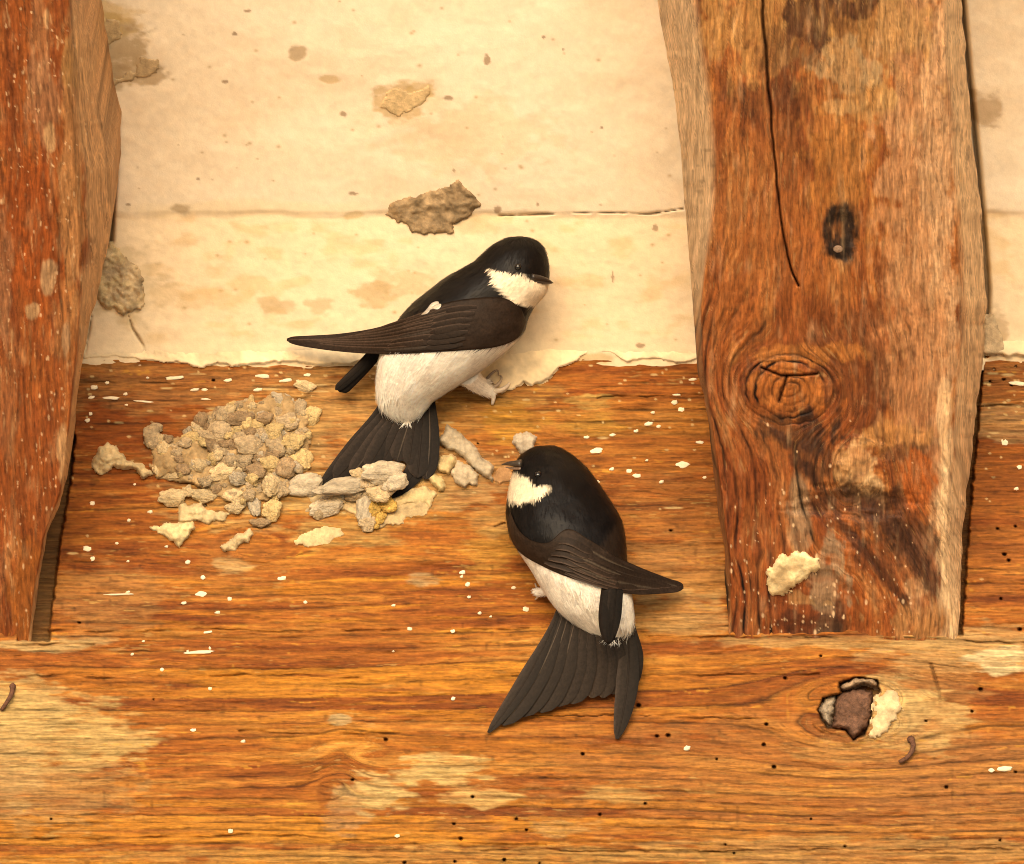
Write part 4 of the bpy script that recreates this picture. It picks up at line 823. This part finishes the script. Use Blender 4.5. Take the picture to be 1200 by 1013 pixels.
tuft = [((500, 364), (514, 354), 0, 3.6, 119, 121, (.74, .66, .56), None), ((506, 361), (517, 357), 1, 3, 120, 122, (.76, .67, .56), None), ((494, 369), (504, 361), 1, 2, 118, 121, (.62, .54, .45), None)]
def tuft_fix(ws): return ws
b1, G1 = bird(PF(np.array(500.0), np.array(440.0), .004), 'upper black and white bird facing right, its long wing pointing left', pxF, ST1, col1, WG1, BROWN, [], T1, pxF, (607, 313, 4.2),
      [([(623, 324.5, 98), (632, 326, 92), (641, 328.5, 84), (648.5, 332, 76)], [3.6, 3.3, 2.3, .4], (.032, .024, .02)), ([(624, 329, 95), (633, 330.5, 90), (641, 331.5, 83), (647, 332.5, 77)], [2.0, 1.9, 1.3, .4], (.06, .045, .036))],
      [((447, 406), (397, 459), -1, 8.5, 34, 24, TB * .8, None, 18, .88, .95), ((442, 410), (393, 457), -2, 5, 36, 27, TB * .65, None, 18, .88, .95)],
      [{'pts': [(548, 438, 50), (556, 448, 34), (566, 455, 22), (574, 459, 16)], 'rad': [14, 11, 8.5, 7], 'toes': [([(570, 457, 20), (578, 463, 18), (577, 474, 10)], 4.6, WHITE * .9), ([(570, 456, 18), (582, 452, 17), (588, 444, 12), (586, 440, 5)], 2.6, (.42, .33, .25)), ([(572, 458, 20), (585, 458, 17), (594, 453, 11), (597, 449, 6)], 4.0, (.70, .60, .49))]},
       {'pts': [(540, 440, 40), (552, 446, 26), (564, 448, 16), (570, 448, 11)], 'rad': [9, 6, 4.5, 3.6], 'toes': [([(568, 447, 12), (576, 438, 14), (583, 434, 9), (584, 440, 4)], 2.0, (.30, .23, .18)), ([(568, 448, 12), (574, 446, 10), (578, 450, 4)], 2.0, (.4, .31, .24))]}],
      21, 14, PR1, lambda p: p[1] > 404, lambda p: p[1] > 448 and p[2] > 25)
# pale ruffled tuft in its wing
for q in tuft:
    bb = BVHTree.FromPolygons([tuple(p) for p in G1.reshape(-1, 3)], [tuple(r) for r in tube_faces(*G1.shape[:2])])
    hh_ = bb.ray_cast(Vector((q[0][0], q[0][1], 400)), Vector((0, 0, -1)))[0]; hz = hh_[2] + 7
    v, f, c = feather(q[0], q[1], q[2], q[3], hz, hz + 3, q[6], None, 10, .5); part('tuft', v, f, c, M_BODY, b1, pxF)

# lower bird, head turned left
TH2 = [(590, 549), (605, 555), (618, 560), (628, 571), (645, 570), (642, 577), (630, 586), (613, 591), (597, 588), (590, 570)]
def col2(u, v):
    u = np.asarray(u, float); v = np.asarray(v, float)
    wl = np.interp(u, [590, 619, 671, 705, 740], [640, 652, 673, 684, 690]) + 1.5 * fbm(u / 5, v / 9, 2, 19)
    m = sm(-2.5, 2.5, v - wl)
    c = BLACK * np.clip(1 + .3 * fbm(u / 10, v / 10, 3, 13), .5, 1.6)[:, None]
    br = sm(0, 8, polysd(u, v, [(590, 595), (600, 604), (614, 632), (637, 644), (700, 640), (726, 600), (760, 600), (760, 700), (590, 700)])) * (1 - m)
    c = c + (BROWN * .8 - c) * br[:, None]
    c = c * (1 - m[:, None]) + (WHITE * .93 * np.clip(1 + .14 * fbm(u / 4, v / 24, 3, 14), .7, 1.15)[:, None]) * m[:, None]
    t = soft_in(u, v, TH2, 1.5, 15)[:, None]; return c * (1 - t) + np.array((.78, .67, .49)) * t
ST2 = [(640, 522, 650, 522, 62, 3), (625, 525, 662, 528, 62, 18), (613, 532, 674, 536, 63, 29), (605, 541, 686, 547, 64, 36), (601, 554, 697, 560, 65, 42), (597, 570, 708, 576, 65, 48), (594, 588, 720, 594, 64, 53), (593, 606, 729, 612, 63, 57), (597, 628, 733, 632, 62, 58), (607, 646, 734.5, 652, 60, 55), (620, 664, 737, 674, 57, 49), (633, 686, 740, 697, 52, 41), (648, 708, 742, 718, 45, 30), (664, 724, 741, 734, 38, 18), (684, 737, 733, 742, 33, 8), (705, 744, 718, 745, 31, 3)]
WG2 = [(598, 600, 594, 611), (607, 620, 600, 634), (622, 633, 612, 650), (642, 636, 632, 662), (665, 620, 656, 673), (691, 633, 685, 683), (720, 651, 712, 691), (750, 665, 745, 697), (778, 676, 776, 696), (794, 682, 794, 694), (801, 687, 801, 690)]
PR2 = []
for k in range(8):
    PR2.append((.42 + .015 * k, .66 + .047 * k, .92 - .10 * k, .86 - .09 * k, 5.0 - .2 * k, .85 + .09 * (k % 3), .5 + .25 * (8 - k) / 8, (.062, .046, .032) if k in (2, 5) else None))
for k in range(6):
    PR2.append((.40 + .01 * k, .58 + .02 * k, .88 - .13 * k, .86 - .13 * k, 3.6, .85 + .1 * (k % 3), .9, (.07, .052, .036) if k % 2 else None))
for k in range(5):
    PR2.append((.32 + .01 * k, .46 + .015 * k, .82 - .14 * k, .82 - .14 * k, 4.2, .8 + .1 * (k % 2), 1.1, None))
TG = np.array((.028, .0195, .0145))
T2 = [((655, 716), (572, 859), -7, 10, 34, 6, TG * .7, None, 18, .45), ((660, 719), (589, 850), -8, 14, 34.6, 6.8, TG * .85, TS), ((666, 722), (611, 840), -6, 16, 35.2, 7.6, TG * .95, TS), ((674, 725), (633, 835), -5, 17, 35.8, 8.4, TG, TS), ((683, 728), (653, 828), -3, 17, 36.4, 9.2, TG * 1.15, None), ((692, 730), (670, 825), -2, 17, 37, 10, TG * 1.1, None), ((702, 731), (694, 818), 0, 15, 37, 10.6, TG * 1.2, None), ((711, 731), (707, 818), 0, 14, 36.6, 10.2, TG * 1.05, None), ((721, 731), (720, 814), 1, 15, 36, 9.6, TG * .95, None), ((736, 726), (723, 866), -6, 14, 33, 5.5, TG * .6, None, 18, .35, .5), ((737, 728), (741, 808), -3, 12, 35, 9.8, TG * .7, None, 18, .5, .5)]
b2, G2 = bird(PB(np.array(665.0), np.array(680.0), .002), 'lower black and white bird facing left, clinging flat to the beam', pxB, ST2, col2, WG2, BROWN * 1.05, [], T2, pxB, (630.5, 556, 4.4),
      [([(611, 543, 90), (603, 543.5, 84), (596, 543.5, 76), (588, 544.5, 68)], [4.6, 3.6, 2.4, .5], (.05, .038, .03)), ([(611, 549, 88), (604, 549, 82), (598, 548.5, 75), (592, 547.5, 69)], [2.6, 2.2, 1.4, .4], (.20, .13, .09))],
      [((717, 690), (713, 755), 1, 13, 93, 74, TB * .5, None, 18, .4, .95), ((722, 691), (717, 748), 0, 9, 94, 76, TB * .6, None, 18, .4, .95)],
      [{'pts': [(652, 690, 40), (642, 692, 26), (635, 694, 14), (630, 694, 8)], 'rad': [8, 6, 4.5, 3.4], 'toes': [([(632, 693, 9), (629, 689, 7), (627, 684, 2)], 1.8, (.5, .4, .3)), ([(632, 694, 9), (626, 694, 7), (622, 692, 2)], 1.6, (.5, .4, .3)), ([(632, 695, 9), (630, 700, 6), (627, 703, 2)], 1.6, (.5, .4, .3))]}],
      41, 22, PR2, lambda p: p[1] > np.interp(p[0], [590, 619, 671, 705, 740], [645, 656, 678, 690, 694]), lambda p: p[1] > 704 and p[2] > 20)
